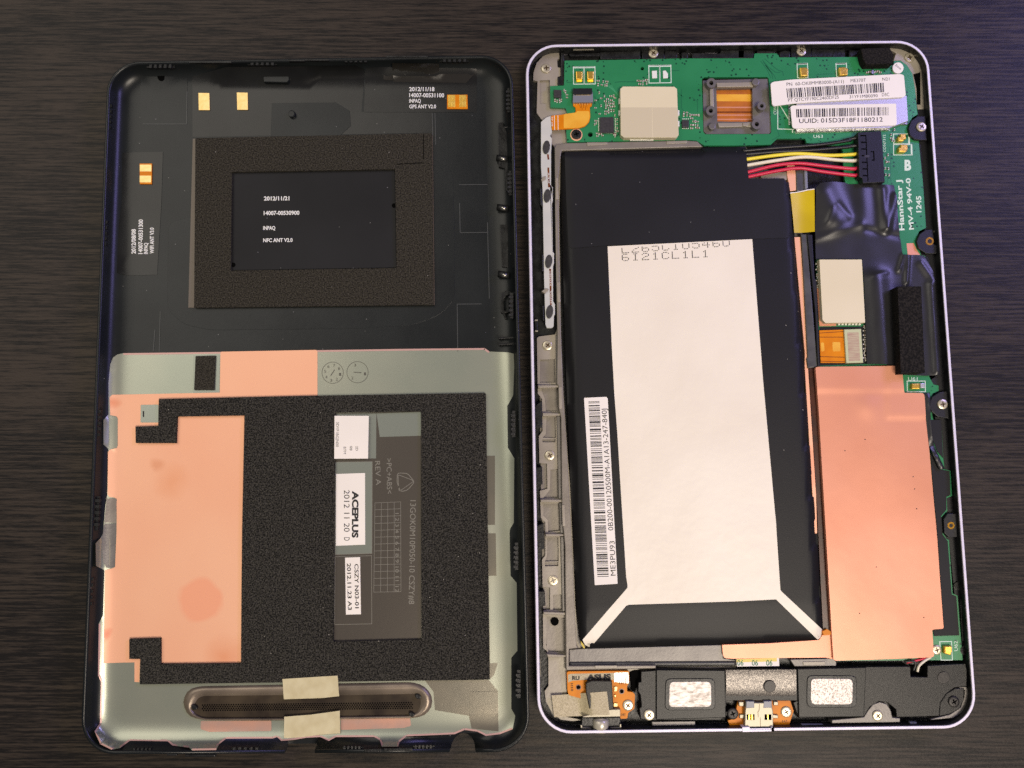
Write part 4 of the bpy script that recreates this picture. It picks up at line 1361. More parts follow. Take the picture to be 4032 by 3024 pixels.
# gold spring contacts
for sp, lb_ in (('i 515,355 578,355 578,430 518,432', 0), ('i 620,355 683,355 683,430 623,432', 0), ('j 592,322 648,318 670,332 670,398 600,402', 0), ('j 957,320 1012,316 1040,330 1038,392 965,396', 0),
                ('j 1508,968 1532,966 1532,940 1582,938 1585,988 1562,990 1560,1008 1510,1006', 0), ('j 1515,1066 1534,1066 1534,1040 1598,1038 1600,1085 1580,1110 1515,1108', 0),
                ('n 1402,262 1475,260 1475,312 1400,312', 0), ('q 1812,1205 1878,1202 1880,1250 1865,1285 1812,1270', 0)):
    b = slab('spring_contact', T(sp), 5.4, ZP, 'gold', pcb, bevel=0.25)
for sp in ('i 525,432 572,432 572,456 525,456', 'i 628,432 676,432 676,456 628,456'):
    slab('contact_foot', T(sp), 4.5, ZP, 'brass', pcb)
for sp in ('i 1225,352 1272,350 1274,420 1228,422', 'i 1328,352 1352,348 1376,380 1374,420 1330,422'):
    slab('solder_pad', T(sp), 4.5, ZP, 'solder', pcb, bevel=0.06)
slab('contact_tip', T('n 1478,258 1518,258 1522,302 1480,302'), 4.9, ZP, 'silver_can', pcb, bevel=0.1)
slab('exposed_copper', T('l 1468,375 1535,372 1560,430 1595,482 1480,484'), ZP + 0.03, ZP, 'copper_worn', pcb)
cr = circ(T('i 520,950')[0], 24)
slab('copper_ring', cr, ZP + 0.04, ZP, 'copper', pcb)
slab('inspection_dot', circ(T('j 1508,325')[0], 22), ZP + 0.5, ZP, 'white_paper', tab, bevel=0.1, label='round white sticker over a screw at the top right')
a, b = T('j 1482,305 1530,345')
text('boe', a, b, 9, ZP + 0.51, 'ink', bpy.data.objects['inspection_dot'])

# flexible cable and its connector, top left
fx = slab('flex_connector', T('i 492,548 672,545 678,645 486,648'), 5.5, ZP, 'connector_grey', tab, bevel=0.1, label='grey ribbon connector with a black latch')
slab('latch', T('i 490,516 668,514 670,560 655,572 505,575 488,560'), 5.8, ZP, 'connector_black', fx, bevel=0.12)
for k in range(10):
    x = 522 + k * 13.5
    slab('pin', T('i %g,556 %g,556 %g,582 %g,582' % (x, x + 5, x + 5, x)), 5.62, 5.3, 'gold_pale', fx)
fc = slab('flex_cable', rnd(T('i 490,648 665,648 665,682 645,690 650,780 640,830 600,872 540,890 292,905 284,772 500,748 515,735 512,690 490,685'), 5), 4.75, 4.4, 'kapton', tab, label='orange flexible cable curving from the key strip to its connector')
slab('cable_coverlay', rnd(T('i 402,756 520,742 525,728 640,728 645,785 632,830 598,866 540,884 402,888'), 6), 4.78, 4.7, 'kapton_light', fc)
for x in (315, 348):
    line('cable_line', T('i %d,768' % x)[0], T('i %d,905' % (x + 2))[0], 2, 4.76, 'ink_white', fc)
for k in range(5):
    line('cable_trace', T('i %g,655' % (545 + k * 18))[0], T('i %g,%g' % (560 + k * 15, 700 + (k % 2) * 14))[0], 1.6, 4.76, 'kapton_dark', fc)
for k in range(7):
    line('cable_trace', T('i %g,655' % (500 + k * 25))[0], T('i %g,672' % (500 + k * 25))[0], 1.6, 4.762, 'gold_pale', fc)
a, b = T('i 286,870 286,780')
text('TP VP', b, a, 6, 4.77, 'ink_white', fc)

# camera bracket in the window of the board
brk = slab('camera_bracket', T('i 1700,445 1820,438 j 290,428 300,500 322,920 305,940 i 1735,942 1708,920'), 4.0, 2.5, 'magnesium_dark', tab, holes=[T('i 1826,520 j 148,512 152,830 i 1836,826')], bevel=0, label='grey metal camera bracket with corner posts')
slab('bracket_rail', T('i 1826,462 j 150,455 158,500 i 1832,505'), 4.6, 3.9, 'magnesium', brk, bevel=0.2)
slab('bracket_rail', T('i 1840,838 j 160,832 160,870 i 1850,880'), 4.6, 3.9, 'magnesium', brk, bevel=0.2)
for sp, rr, hole in (('i 1780,466', 19, 1), ('i 1775,725', 19, 1), ('i 1790,868', 14, 0), ('j 180,456', 15, 0), ('j 236,680', 17, 1), ('j 190,850', 20, 1)):
    c = T(sp)[0]
    if hole:
        slab('post', circ(c, rr), 5.8, 3.9, 'magnesium_dark', brk, holes=[circ(c, rr * 0.45, n=14)])
        slab('post_hole', circ(c, rr * 0.46, n=14), 4.6, 4.0, 'dark_hole', brk)
    else:
        slab('post', circ(c, rr), 5.2, 3.9, 'magnesium_dark', brk, bevel=0.3)
slab('bracket_arm', T('i 1765,500 1800,500 1806,700 1770,700'), 4.9, 3.9, 'magnesium', brk, bevel=0.2)
slab('bracket_arm', T('j 60,835 165,828 180,870 160,880 60,868'), 4.9, 3.9, 'magnesium', brk, bevel=0.2)
mat('ribbon_shaded', (186, 108, 36), 0.4, spec=0.3, n=(0.3, 1), c2=(168, 96, 40))  # kapton with the shade of the bracket opening painted into its colour
cf = slab('camera_flex', T('i 1815,500 j 165,500 165,840 i 1825,840'), 2.9, 2.4, 'ribbon_shaded', tab, label='orange ribbon seen through the camera bracket')
slab('ribbon_band', T('i 1826,572 j 140,572 140,638 i 1828,636'), 2.93, 2.85, 'kapton_light', cf)
for y_ in (688, 732, 800, 760):
    slab('ribbon_band', T('i 1830,%d j 145,%d 145,%d i 1830,%d' % (y_, y_, y_ + 12, y_ + 12)), 2.93, 2.85, 'copper_worn' if y_ != 732 else 'kapton_dark', cf)

# --- battery
BF = Frame(T('i 378,1108') + T('l 372,-230') + T('q 765,1155') + T('o 545,1552'), 5.2, 1.6)
BQ = [Vector(up(p, 5.0)[:2]) for p in [(2209, 596), (3105, 590), (3240, 2522), (2284, 2552)]]
if sarea(BQ) < 0:
    BQ.reverse()


class Pouch:
    def __init__(self, P):
        self.P = P
        self.n = []
        for i in range(4):
            d = (P[(i + 1) % 4] - P[i]).normalized()
            self.n.append(Vector((-d.y, d.x)))

    def ds(self, x, y):
        return [(Vector((x, y)) - self.P[i]).dot(self.n[i]) for i in range(4)]

    def z(self, x, y):
        ds = self.ds(x, y)
        zz = 6.3
        for i, d in enumerate(ds):
            mid = (self.P[i] + self.P[(i + 1) % 4]) / 2
            bottom = mid.y < min(p.y for p in self.P) + 20
            if bottom:
                pr = [(0, 3.9), (0.25, 4.7), (0.9, 5.2), (2.5, 5.6), (6, 6.0), (10.5, 6.3)]
            else:
                pr = [(0, 3.8), (0.15, 4.9), (0.5, 5.6), (1.1, 6.05), (2.0, 6.25), (3.4, 6.3)]
            zz = min(zz, interp(pr, d))
        return zz


PB = Pouch(BQ)
body_px = [(2211, 600), (2936, 583), (2948, 705), (3088, 703), (3096, 717), (3109, 717), (3117, 800), (3169, 1442), (3198, 1822), (3213, 2000), (3240, 2480), (3218, 2518), (2950, 2531), (2312, 2553), (2283, 2520), (2268, 2400), (2248, 1940), (2227, 1430), (2207, 690)]
bat = conform('battery', body_px, PB.z, 0.0, 'battery_black', tab, cell=14, thick=2.0, label='black pouch battery with a large bare cream panel')
white_px = T('''k 812,640 l 28,335 130,1659 n 140,1659 q 335,0 382,712 395,730 750,1062 742,1135 705,1146 345,797 330,797 0,814 o 1010,1140 985,1150
 690,1495 650,1540 600,1515 578,1468 790,1220 995,985 998,960 985,880 930,0 m 905,1000 875,600 k 852,1600''')
conform('bare_panel', white_px, PB.z, 0.07, 'pouch_white', bat, cell=14, thick=0.05)
tape_px = [(2223, 594), (2936, 577), (2948, 704), (3086, 702), (3093, 716), (3109, 718), (3119, 800), (3129, 934), (3104, 936), (2963, 941), (2394, 966), (2250, 977), (2238, 968), (2230, 800)]
conform('black_tape_cap', tape_px, PB.z, 0.14, 'matte_black', bat, cell=14, thick=0.12)
slab('amber_tab', T('o 560,1475 580,1475 600,1545 590,1550 565,1510'), 4.6, 3.6, 'yellow_tape', bat)
slab('amber_tab', T('q 750,1075 790,1055 825,1080 822,1105 760,1110'), 5.0, 3.6, 'kapton', bat)
# dot matrix code
DM = {'L': '100001000010000100001000010011111', '2': None}
FONT = {'L': ['1....', '1....', '1....', '1....', '1....', '1....', '11111'], '2': ['.111.', '1...1', '....1', '..11.', '.1...', '1....', '11111'], '6': ['.111.', '1....', '1....', '1111.', '1...1', '1...1', '.111.'],
        '5': ['11111', '1....', '1111.', '....1', '....1', '1...1', '.111.'], 'C': ['.111.', '1...1', '1....', '1....', '1....', '1...1', '.111.'], '1': ['..1..', '.11..', '..1..', '..1..', '..1..', '..1..', '.111.'],
        '0': ['.111.', '1...1', '1...1', '1...1', '1...1', '1...1', '.111.'], '4': ['...1.', '..11.', '.1.1.', '1..1.', '11111', '...1.', '...1.'], 'I': ['.111.', '..1..', '..1..', '..1..', '..1..', '..1..', '.111.']}


def dots(s, p0, p1, h, rows, zoff):
    V_, F_ = [], []
    n = len(s)
    d = Vector(p1) - Vector(p0)
    upv = Vector((d.y, -d.x)).normalized()
    for k, c in enumerate(s):
        g = FONT[c]
        for r_ in range(7 - rows, 7):
            for q in range(5):
                if g[r_][q] == '1':
                    px = Vector(p0) + d * ((k + q / 4 * 0.62) / n) + upv * (h * (6 - r_) / 6)
                    w_ = upf(px, PB.z, zoff)
                    s0 = len(V_)
                    V_ += [(w_[0] + 0.17 * math.cos(a), w_[1] + 0.17 * math.sin(a), w_[2]) for a in (math.pi / 3 * z for z in range(6))]
                    F_.append(tuple(range(s0, s0 + 6)))
    build('dot_lettering', V_, F_, 'ink', bat)


a, b = T('k 948,702 1985,632')
dots('L265C105460', a, b, 27, 5, 0.09)
a, b = T('k 950,774 1790,735')
dots('6I21CL1L1', a, b, 25, 7, 0.09)
bl = conform('battery_label', T('m 592,632 800,622 813,640 o 905,945 692,958'), PB.z, 0.12, 'white_paper', tab, cell=16, thick=0.1, label='long narrow white barcode label on the battery')
barcode([*T('m 632,666 o 716,880 822,878 m 736,663')][0:4], 92, 0.14, bl, zf=PB.z, seed=4)
for s_, sp, h_ in [('ME3PU93', 'o 888,868 876,545', 20), ('0B200-00120500M-A1A13-247-840J', 'o 865,446 m 802,732', 20)]:
    a, b = T(sp)
    text(s_, a, b, h_, 0.14, 'ink', bl, zf=PB.z)

# --- barcode labels on the board
l1 = slab('barcode_label', rnd(T('j 318,470 345,455 500,435 1530,382 1562,392 1580,580 1562,598 700,645 560,655 440,670 350,682 333,668'), 6), 6.0, 5.6, 'white_paper', tab, label='upper barcode label on the silver shield can', bevel=0.03)
barcode(T('j 465,518 1372,464 1378,552 475,606'), 62, 6.01, l1, seed=9)
for s_, sp, h_ in [('PN  60-OK0MMB3000-(A11)', 'j 468,494 1002,466', 13), ('ME370T', 'j 1065,460 1208,454', 13), ('N21', 'j 1362,445 1428,442', 12), ('PT QTCYF190C2460DF25', 'j 482,642 956,612', 13), ('31YF1MB0090', 'j 1055,610 1318,598', 12), ('D3C', 'j 1358,592 1426,588', 13)]:
    a, b = T(sp)
    text(s_, a, b, h_, 6.01, 'ink', l1)
l2 = slab('barcode_label', rnd(T('j 503,690 520,676 1480,658 1490,662 1496,850 1482,862 550,893 522,884'), 6), 5.85, 5.6, 'white_paper', tab, label='lower barcode label on the silver shield can', bevel=0.03)
barcode(T('j 555,710 1416,690 1416,768 560,788'), 56, 5.86, l2, seed=12)
a, b = T('j 584,840 1365,826')
text('UUID: 015D3F18F1180212', a, b, 17, 5.86, 'ink', l2, bold=0.01)

# --- battery lead
con = slab('battery_connector', T('j 1132,925 1350,912 1360,1000 1385,1390 1180,1402 1172,1352 1145,1342'), 7.0, ZP, 'connector_black', tab, bevel=0.12, label='black seven way battery plug')
for k in range(7):
    y_ = 952 + k * 62
    slab('slot', T('j %g,%g %g,%g %g,%g %g,%g' % (1155 + k * 4, y_, 1205 + k * 3, y_, 1206 + k * 3, y_ + 12, 1156 + k * 4, y_ + 12)), 7.02, 6.9, 'dark_hole', con)
    slab('slot', T('j %g,%g %g,%g %g,%g %g,%g' % (1203 + k * 3, y_, 1212 + k * 3, y_, 1214 + k * 3, y_ + 60, 1205 + k * 3, y_ + 60)), 7.024, 6.9, 'dark_hole', con)
slab('latch_slot', T('j 1252,1102 1285,1102 1290,1192 1262,1192 1262,1182 1278,1180 1276,1112 1252,1112'), 7.02, 6.9, 'dark_hole', con)
slab('contact_tip', T('j 1195,1140 1240,1138 1240,1160 1195,1162'), 7.03, 6.9, 'chip', con)
wires = [('wire_black', 'v 330,320 400,320 800,282 1400,240 1800,200 2183,140 j 1000,1005 1135,975', 'upper black battery wire'), ('wire_black', 'v 330,375 410,380 900,340 1500,312 2000,270 2183,250 j 1000,1062 1135,1050', 'lower black battery wire'),
         ('wire_yellow', 'v 340,475 420,465 900,400 1300,372 1800,402 2183,388 j 1120,1128 1140,1128', 'yellow battery wire'), ('wire_white', 'v 350,575 430,567 900,490 1400,430 1900,478 2183,495 j 1120,1190 1142,1190', 'white battery wire'),
         ('wire_red', 'v 350,700 435,685 900,572 1300,540 1700,582 2183,632 j 1125,1262 1145,1258', 'upper red battery wire'), ('wire_red', 'v 350,785 435,768 900,672 1300,622 1700,682 2183,742 j 1128,1325 1148,1322', 'lower red battery wire')]
for k, (m_, sp, lb_) in enumerate(wires):
    q = T(sp)
    n_ = len(q)
    pts = [up(p, 5.3 + 0.35 * math.sin(math.pi * i / (n_ - 1)) + (0.5 if i == n_ - 1 else 0)) for i, p in enumerate(q)]
    tube('battery_wire', pts, 0.52, m_, tab, n=10, label=lb_)
tube('thin_wire', [up(p, z) for p, z in zip(T('r 1690,305 1640,335 1590,380 1575,430'), (4.6, 5.0, 5.2, 5.0))], 0.35, 'wire_white', tab, n=8, label='thin white speaker wire')
tube('thin_wire', [up(p, z) for p, z in zip(T('r 1465,345 1530,338 1560,360 1540,420'), (4.6, 5.0, 5.1, 4.9))], 0.3, 'wire_black', tab, n=8, label='thin black speaker wire')
tube('thin_wire', [up(p, z) for p, z in zip(T('r 1480,352 1600,325 1650,310'), (4.4, 4.6, 4.6))], 0.3, 'wire_red', tab, n=8, label='thin red speaker wire')

# --- between battery and tape
slab('copper_tab', T('v 1085,560 1215,555 1240,760 1245,1000 1140,1015 1085,720'), 4.5, 3.0, 'copper', tab, bevel=0.1)
slab('chassis_web', T('v 640,700 1085,690 1085,820 640,820'), 4.2, 3.0, 'magnesium', tab)
slab('copper_edge', T('l 422,318 475,316 558,1540 n 430,110 505,1300 515,1659 495,1659 400,100 l 520,1400'), 4.4, 3.0, 'copper', tab)
slab('rail', T('v 1240,650 1380,640 1440,1000 1330,1030 1250,1010'), 4.8, 3.0, 'rail_grey', tab, bevel=0.3)
slab('rail', T('v 1380,640 1440,640 1450,960 1395,985'), 5.3, 3.0, 'connector_grey', tab, bevel=0.3)
slab('rail', T('l 480,285 540,288 595,1000 640,1530 548,1540 535,1450 545,1440 488,330'), 4.9, 3.0, 'rail_grey', tab, bevel=0.3, label='dark grey rail beside the battery')
slab('rail', T('l 540,290 590,290 612,700 632,730 640,930 662,1530 640,1530 615,1000'), 5.3, 3.0, 'connector_black', tab, bevel=0.25)
slab('amber_strip', T('n 438,112 492,112 q 770,0 835,1065 755,1080 705,60 n 520,1500'), 4.2, 3.0, 'amber_side', tab, label='dark amber strip beside the copper foil')
yt = conform('yellow_tape', T('v 1145,1052 1240,1040 1330,1025 1450,995 1560,975 l 612,265 500,272 422,275 405,100'), lambda x, y: 5.5, 0, 'yellow_tape', tab, cell=12, thick=0.05, label='bright yellow tape strip beside the battery',
             bump=lambda x, y: -0.35 * max(0, math.sin((x - 3120) * 0.035)))
slab('tape_edge', T('v 1143,1040 1240,1030 1335,1012 1450,985 1560,972 1560,985 1450,1000 1335,1028 1240,1042 1143,1056'), 5.56, 5.3, 'white_paper', yt)

# --- black crumpled tape
def crease(px, py, a, b, wd, hgt):
    ax, ay = a
    bx_, by_ = b
    L2 = (bx_ - ax) ** 2 + (by_ - ay) ** 2
    t = max(0, min(1, ((px - ax) * (bx_ - ax) + (py - ay) * (by_ - ay)) / L2))
    d = math.hypot(px - ax - t * (bx_ - ax), py - ay - t * (by_ - ay))
    return hgt * math.exp(-(d / wd) ** 2)


CR = [(*T('l 690,-80 790,150'), 58, 2.2), (*T('l 1050,-130 1065,200'), 34, 0.7), (*T('l 1235,-120 1262,240'), 20, 1.1), (*T('l 1355,-60 1285,250'), 16, 0.8),
      (*T('l 640,330 1040,200'), 14, 0.4), (*T('l 1100,250 1400,310'), 12, -0.4), (*T('l 1175,730 1240,1500'), 46, 2.2), (*T('l 1688,760 1745,1580'), 14, 1.1), (*T('l 1400,620 1440,490'), 10, 0.7),
      (*T('l 1480,490 1465,740'), 9, 0.8), (*T('l 1600,560 1720,730'), 12, 0.6), (*T('l 1150,680 1280,650'), 8, 0.3), (*T('l 820,20 930,130'), 12, 0.35), (*T('l 720,180 760,60'), 8, 0.3)]


def wrinkle(x, y):
    z = 0.0
    for a, b, wd, hg in CR:
        z += crease(x, y, a, b, wd, hg)
    return max(-0.3, z * 0.68) + 0.03 * math.sin(x * 0.05) * math.sin(y * 0.04)


bt = conform('black_tape', T('''v 1562,975 1640,890 1900,860 2075,870 j 1050,1412 1470,1418 l 1378,0 1395,200 1430,485 1600,485 1635,492 1720,640 1728,745 1778,1605 1650,1610 1440,1600 1430,1535 1395,1515
 1095,1500 1090,1300 1055,520 622,520 612,200'''), lambda x, y: 4.9, 0, 'black_tape', tab, cell=7, thick=0.5, label='crumpled glossy black tape over the circuit board', bump=wrinkle)
conform('black_tape', T('n 1330,352 1560,350 1568,420 1562,560 1575,760 1640,920 1705,1060 1650,1062 1585,920 1560,850 1500,600 1480,420'), lambda x, y: 4.9, 0, 'black_tape', tab, cell=9, thick=0.4, label='glossy black tape beside the third screw boss',
        bump=lambda x, y: crease(x, y, *T('n 1540,380 1570,800'), 12, 0.8) + crease(x, y, *T('n 1580,880 1670,1050'), 10, 0.9))
slab('dull_tape', T('n 1575,600 1675,600 1690,955 1640,900 1585,760'), 4.5, 4.3, 'matte_black', tab)
slab('dull_tape', T('n 1570,880 1650,1062 1705,1070 1752,1078 1760,1300 1722,1318 1722,1440 1670,1500 q 1785,90 1795,230 1840,290 1875,755 1915,770 1940,1110 1722,1116 1712,1062 1805,1052 1740,100 1728,0'), 4.55, 4.3, 'matte_black', tab, label='dull black tape along the lower right of the board')
slab('foam_strip', T('l 1385,776 1606,776 1640,1582 1415,1590'), 8.8, 4.9, 'foam_fine', tab, bevel=0.1, label='tall black foam strip standing on the tape')

# orange board connector under the tape window
ob = slab('flex_tail', T('l 655,1187 885,1180 905,1490 668,1490'), 4.9, 4.3, 'kapton', tab, label='orange ribbon tail with two pale square windows')
for sp in ('l 776,1296 850,1296 852,1382 780,1384', 'l 668,1300 698,1300 704,1382 672,1384'):
    slab('window_pad', T(sp), 4.93, 4.85, 'kapton_light', ob, r=5)
for a, b in (('l 658,1212', 'l 880,1198'), ('l 660,1250', 'l 885,1250'), ('l 665,1432', 'l 900,1438'), ('l 668,1475', 'l 902,1480')):
    line('ribbon_line', T(a)[0], T(b)[0], 2.5, 4.91, 'kapton_dark', ob)
pc_ = slab('ribbon_plug', T('l 886,1178 1045,1172 1066,1488 906,1492'), 5.5, 4.3, 'pale_mesh', tab, bevel=0.15, label='pale green ribbon plug with a brown striped pad')
slab('plug_pad', T('l 915,1206 1022,1204 1036,1470 930,1474'), 5.53, 5.4, 'pinkish', pc_, r=4)
slab('orange_edge', T('l 632,795 655,795 690,1100 712,1122 812,1124 812,1146 655,1148'), 4.5, 4.2, 'copper_worn', tab)
slab('dark_board_area', T('l 655,1155 1048,1150 1095,1150 1098,1500 660,1515'), 4.34, 4.2, 'matte_black', tab)

# --- big copper foil on the right
cf_px = rnd(T('n 497,112 520,106 1275,96 1303,108 1325,348 1500,350 1515,372 1530,600 1565,900 1630,1659 q 1728,0 1770,600 1806,1052 1705,1060 1722,1292 1700,1302 862,1330 845,1320 800,600 765,0 n 560,1000 530,500'), 6)


def dent(x, y):
    def sm(v, a, b):
        return 0 if v < a else 1 if v > b else (v - a) / (b - a)
    p = T('n 1165,345 1510,580')
    q = T('n 530,330 1150,1250')
    z = 0.16 * sm(x, p[0][0] - 4, p[0][0] + 3) * (1 - sm(y, p[1][1] - 3, p[1][1] + 4))
    z += 0.14 * (1 - sm(y, q[0][1] - 8, q[0][1] + 10))
    z += 0.22 * math.exp(-((x - 3420) ** 2 + (y - 1600) ** 2) / 1800)
    z += 0.12 * math.sin(x * 0.011 + 1) * math.sin(y * 0.008)
    return z


big = conform('copper_sheet', cf_px, lambda x, y: 5.5, 0, 'copper_worn', tab, cell=11, thick=1.2, label='large pinkish copper sheet over the lower board', bump=dent)
lowc = conform('copper_strip', rnd(T('p 1950,342 q 0,1188 300,1180 720,1150 745,1110 830,1080 850,1318 770,1302 0,1312 p 2050,475 1975,470 1958,440'), 4), lambda x, y: 4.6, 0, 'copper_worn', tab, cell=14, thick=1.0, label='narrow copper strip under the battery edge',
              bump=lambda x, y: 0.1 * math.sin(x * .02))
for sp in ('n 963,783', 'q 1072,918', 'q 1632,955', 'n 1445,1430', 'n 775,887', 'n 1425,1245', 'n 1412,1130', 'q 1218,515', 'q 1570,8'):
    c = T(sp)[0]
    quads('dirt_speck', [circ(c, 2.4, n=8)], 5.53 + dent(*c), 'ink', big)

# --- bottom edge: label, plates, speakers
lb06 = slab('striped_label', T('s 1107,125 1568,112 1572,200 1112,206'), 4.4, 3.0, 'white_paper', tab, label='white and yellow label with green numbers')
slab('yellow_band', T('s 1107,125 1545,112 1546,150 1107,160'), 4.42, 4.3, 'yellow_tape', lb06)
for x in (1150, 1308, 1465):
    a, b = T('s %d,168 %d,168' % (x - 35, x + 32))
    text('06', (a[0], a[1] + 10), (b[0], b[1] + 10), 22, 4.43, 'ink_green', lb06, bold=0.01)
slab('grey_bar', T('s 1690,130 2160,118 2195,160 2190,200 1740,205'), 4.6, 3.0, 'magnesium_dark', tab, bevel=0.3, r=5)
slab('grey_bar', T('s 1830,155 2070,150 2072,190 1835,195'), 4.8, 4.5, 'magnesium', tab, bevel=0.1)

enc = slab('speaker_enclosure', T('''p 1165,600 1300,590 1310,570 1980,585 s 990,236 1760,232 r 525,400 1130,388 1515,385 1518,475 1662,478 1664,378 1995,360 2008,420 2005,560 1900,570 1830,620 1775,700 1765,818
 1395,828 1390,760 1320,700 1240,690 1160,740 1110,825 540,835 495,700 s 1760,580 1000,578 985,750 930,790 240,790 p 1310,1075 1160,1060 1150,960 1170,940 1160,830 1135,790 1140,705 1165,700'''), 5.2, 2.3, 'enclosure', tab, bevel=0.35, label='black plastic speaker enclosure along the bottom edge')
for sp, col, lb_, fz in (('p 1312,582 1978,588 1988,1048 1312,1068', 'p 1442,700 1842,698 1846,942 1436,945', 'left speaker with brushed silver plate', 'speaker_cone'),
                         ('r 530,406 1130,392 1113,825 542,830', 'r 650,492 1012,494 1010,716 648,716', 'right speaker with speckled silver plate', 'speaker_speckle')):
    fr_ = slab('speaker', T(sp), 5.75, 5.0, 'speaker_frame', tab, bevel=0.2, label=lb_)
    q = T(col)
    c = (sum(p[0] for p in q) / 4, sum(p[1] for p in q) / 4)
    grow = [(c[0] + (p[0] - c[0]) * 1.2, c[1] + (p[1] - c[1]) * 1.26) for p in q]
    slab('surround', grow, 5.95, 5.6, 'black_plastic', fr_, bevel=0.18, r=22)
    slab('cone_plate', q, 6.05, 5.7, fz, fr_, bevel=0.06, r=18)
plate = conform('centre_plate', T('s 990,245 1756,240 1760,568 1735,572 1000,576'), lambda x, y: 5.7, 0, 'centre_plate', tab, cell=10, thick=0.6, bump=lambda x, y: -0.9 * max(0.0, (y - 2690) / 70.0) ** 2 - 0.15 * max(0.0, (2665 - y) / 30.0) ** 2, label='speckled metal plate between the speakers')
slab('rubber_button', circ(T('s 1470,423')[0], 24), 6.1, 5.6, 'screw_black', plate, bevel=0.15)
slab('round_boss', circ(T('r 1805,483')[0], 24), 5.35, 5.1, 'screw_black', enc, bevel=0.1)
slab('pocket', T('r 1518,380 1662,380 1664,478 1520,475'), 3.0, 2.3, 'dark_hole', tab)
slab('dark_gap', T('p 1100,585 1250,580 1252,695 1130,700 1110,800 1080,790 1060,600'), 3.4, 2.3, 'dark_hole', tab)
slab('edge_bracket', T('r 832,852 1110,826 1145,770 1190,715 1250,695 1310,715 1345,770 1358,830 1425,836 1425,872 832,882'), 5.0, 2.4, 'magnesium_dark', tab, bevel=0.15, label='grey bracket with a screw under the right speaker')
slab('edge_bracket', T('p 1270,1085 1690,1080 1692,1122 1275,1128'), 4.6, 2.4, 'magnesium_dark', tab, bevel=0.15)
slab('corner_strip', T('r 1690,845 1860,805 1955,740 1985,650 1990,590 1945,590 1940,568 2000,562 2028,600 2010,720 1960,790 1880,835 1700,850'), 4.6, 2.4, 'magnesium_dark', tab, bevel=0.1)
slab('corner_block', T('r 1775,700 1830,620 1905,575 1985,575 1980,680 1940,760 1850,805 1765,820'), 4.8, 2.4, 'enclosure', tab, bevel=0.2)
for sp in ('r 570,890 755,892 755,900 570,900', 'r 1515,872 1570,872 1570,886 1515,886', 'p 1095,1142 1190,1142 1190,1155 1095,1155', 'p 1760,1132 1850,1132 1850,1148 1760,1148'):
    slab('metal_catch', T(sp), 5.0, 4.0, 'connector_grey', tab, bevel=0.05)

# charging port
fl = slab('port_flex', T('s 1012,795 1095,770 1110,650 1130,575 1560,575 1690,575 1728,690 1680,840 1510,846 1180,856 1035,852'), 4.3, 3.4, 'kapton', tab, label='orange flexible board under the charging port')
us = slab('charging_port', T('s 1210,600 1485,600 1505,700 1508,870 1478,905 1255,905 1195,860 1200,700'), 5.9, 3.5, 'steel', tab, bevel=0.2, label='metal charging port at the bottom edge')
for sp in ('s 1212,585 1300,585 1300,655 1212,660', 's 1402,585 1490,582 1492,655 1400,658'):
    slab('port_shoulder', T(sp), 6.0, 5.0, 'connector_grey', us, bevel=0.1)
for sp in ('s 1216,727 1302,727 1302,788 1222,788', 's 1412,727 1486,727 1486,788 1412,788'):
    slab('port_window', T(sp), 5.92, 5.7, 'dark_hole', us)
for sp in ('s 1240,730 1252,730 1252,785 1240,785', 's 1272,730 1282,730 1284,785 1274,785', 's 1440,730 1450,730 1452,785 1442,785'):
    slab('port_spring', T(sp), 5.94, 5.8, 'gold', us)
for sp in ('s 1140,728 1195,728 1195,772 1140,770', 's 1492,728 1560,735 1560,772 1492,770', 's 1130,590 1185,590 1185,640 1135,640', 's 1510,588 1560,588 1560,630 1512,632'):
    slab('port_tab', T(sp), 4.9, 4.2, 'steel', us, bevel=0.15)
for a, b in (('s 1355,615', 's 1352,690'), ('s 1352,690', 's 1340,690'), ('s 1340,690', 's 1342,760'), ('s 1365,760', 's 1368,890')):
    line('port_seam', T(a)[0], T(b)[0], 2.0, 5.91, 'recess', us)
slab('port_lip', T('s 1170,868 1250,864 1252,895 1480,895 1484,868 1502,862 1505,912 1172,920'), 6.65, 4.0, 'rim_paint', tab, bevel=0.05)
slab('port_gap', T('s 1486,872 1516,866 1516,915 1488,915'), 6.68, 4.0, 'dark_hole', tab)
a, b = T('s 1605,815 1658,815')
text('H7', a, b, 10, 4.31, 'ink', fl)

# headphone jack
jf = slab('jack_flex', rnd(T('p 447,610 462,600 1048,595 1052,700 1030,742 1030,795 1085,800 1106,822 1100,960 1040,1000 1032,1055 968,1058 940,960 470,830 455,800'), 5), 4.5, 3.4, 'kapton', tab, label='orange flexible board under the headphone jack')
slab('silver_band', T('p 458,632 480,622 1040,610 1044,690 960,690 880,680 640,680 500,690 460,705'), 4.53, 4.45, 'fabric_tape', jf)
slab('band_end', T('p 905,612 1042,608 1046,715 905,700'), 4.56, 4.45, 'tin', jf)
for s_, sp, h_, bo in [('ASUS', 'p 640,680 875,672', 19, 0.06), ('RU', 'p 498,680 570,680', 14, 0.05), ('H11', 'p 955,722 1018,722', 10, 0.01), ('H10', 'p 485,715 487,790', 9, 0.01), ('H1', 'p 978,1032 1012,1032', 11, 0.01)]:
    a, b = T(sp)
    text(s_, a, b, h_, 4.57, 'ink', jf, bold=bo)
for sp in ('p 560,752', 'p 978,792'):
    c = T(sp)[0]
    slab('jack_hole_ring', circ(c, 11), 4.56, 4.4, 'kapton_dark', jf)
    slab('jack_hole', circ(c, 8), 4.58, 4.4, 'dark_hole', jf)
jb = slab('headphone_jack', T('p 662,700 690,688 880,690 885,700 900,962 860,975 665,960 630,790 630,720 655,700'), 6.3, 3.5, 'enclosure', tab, bevel=0.2, label='black headphone jack in the bottom left corner')
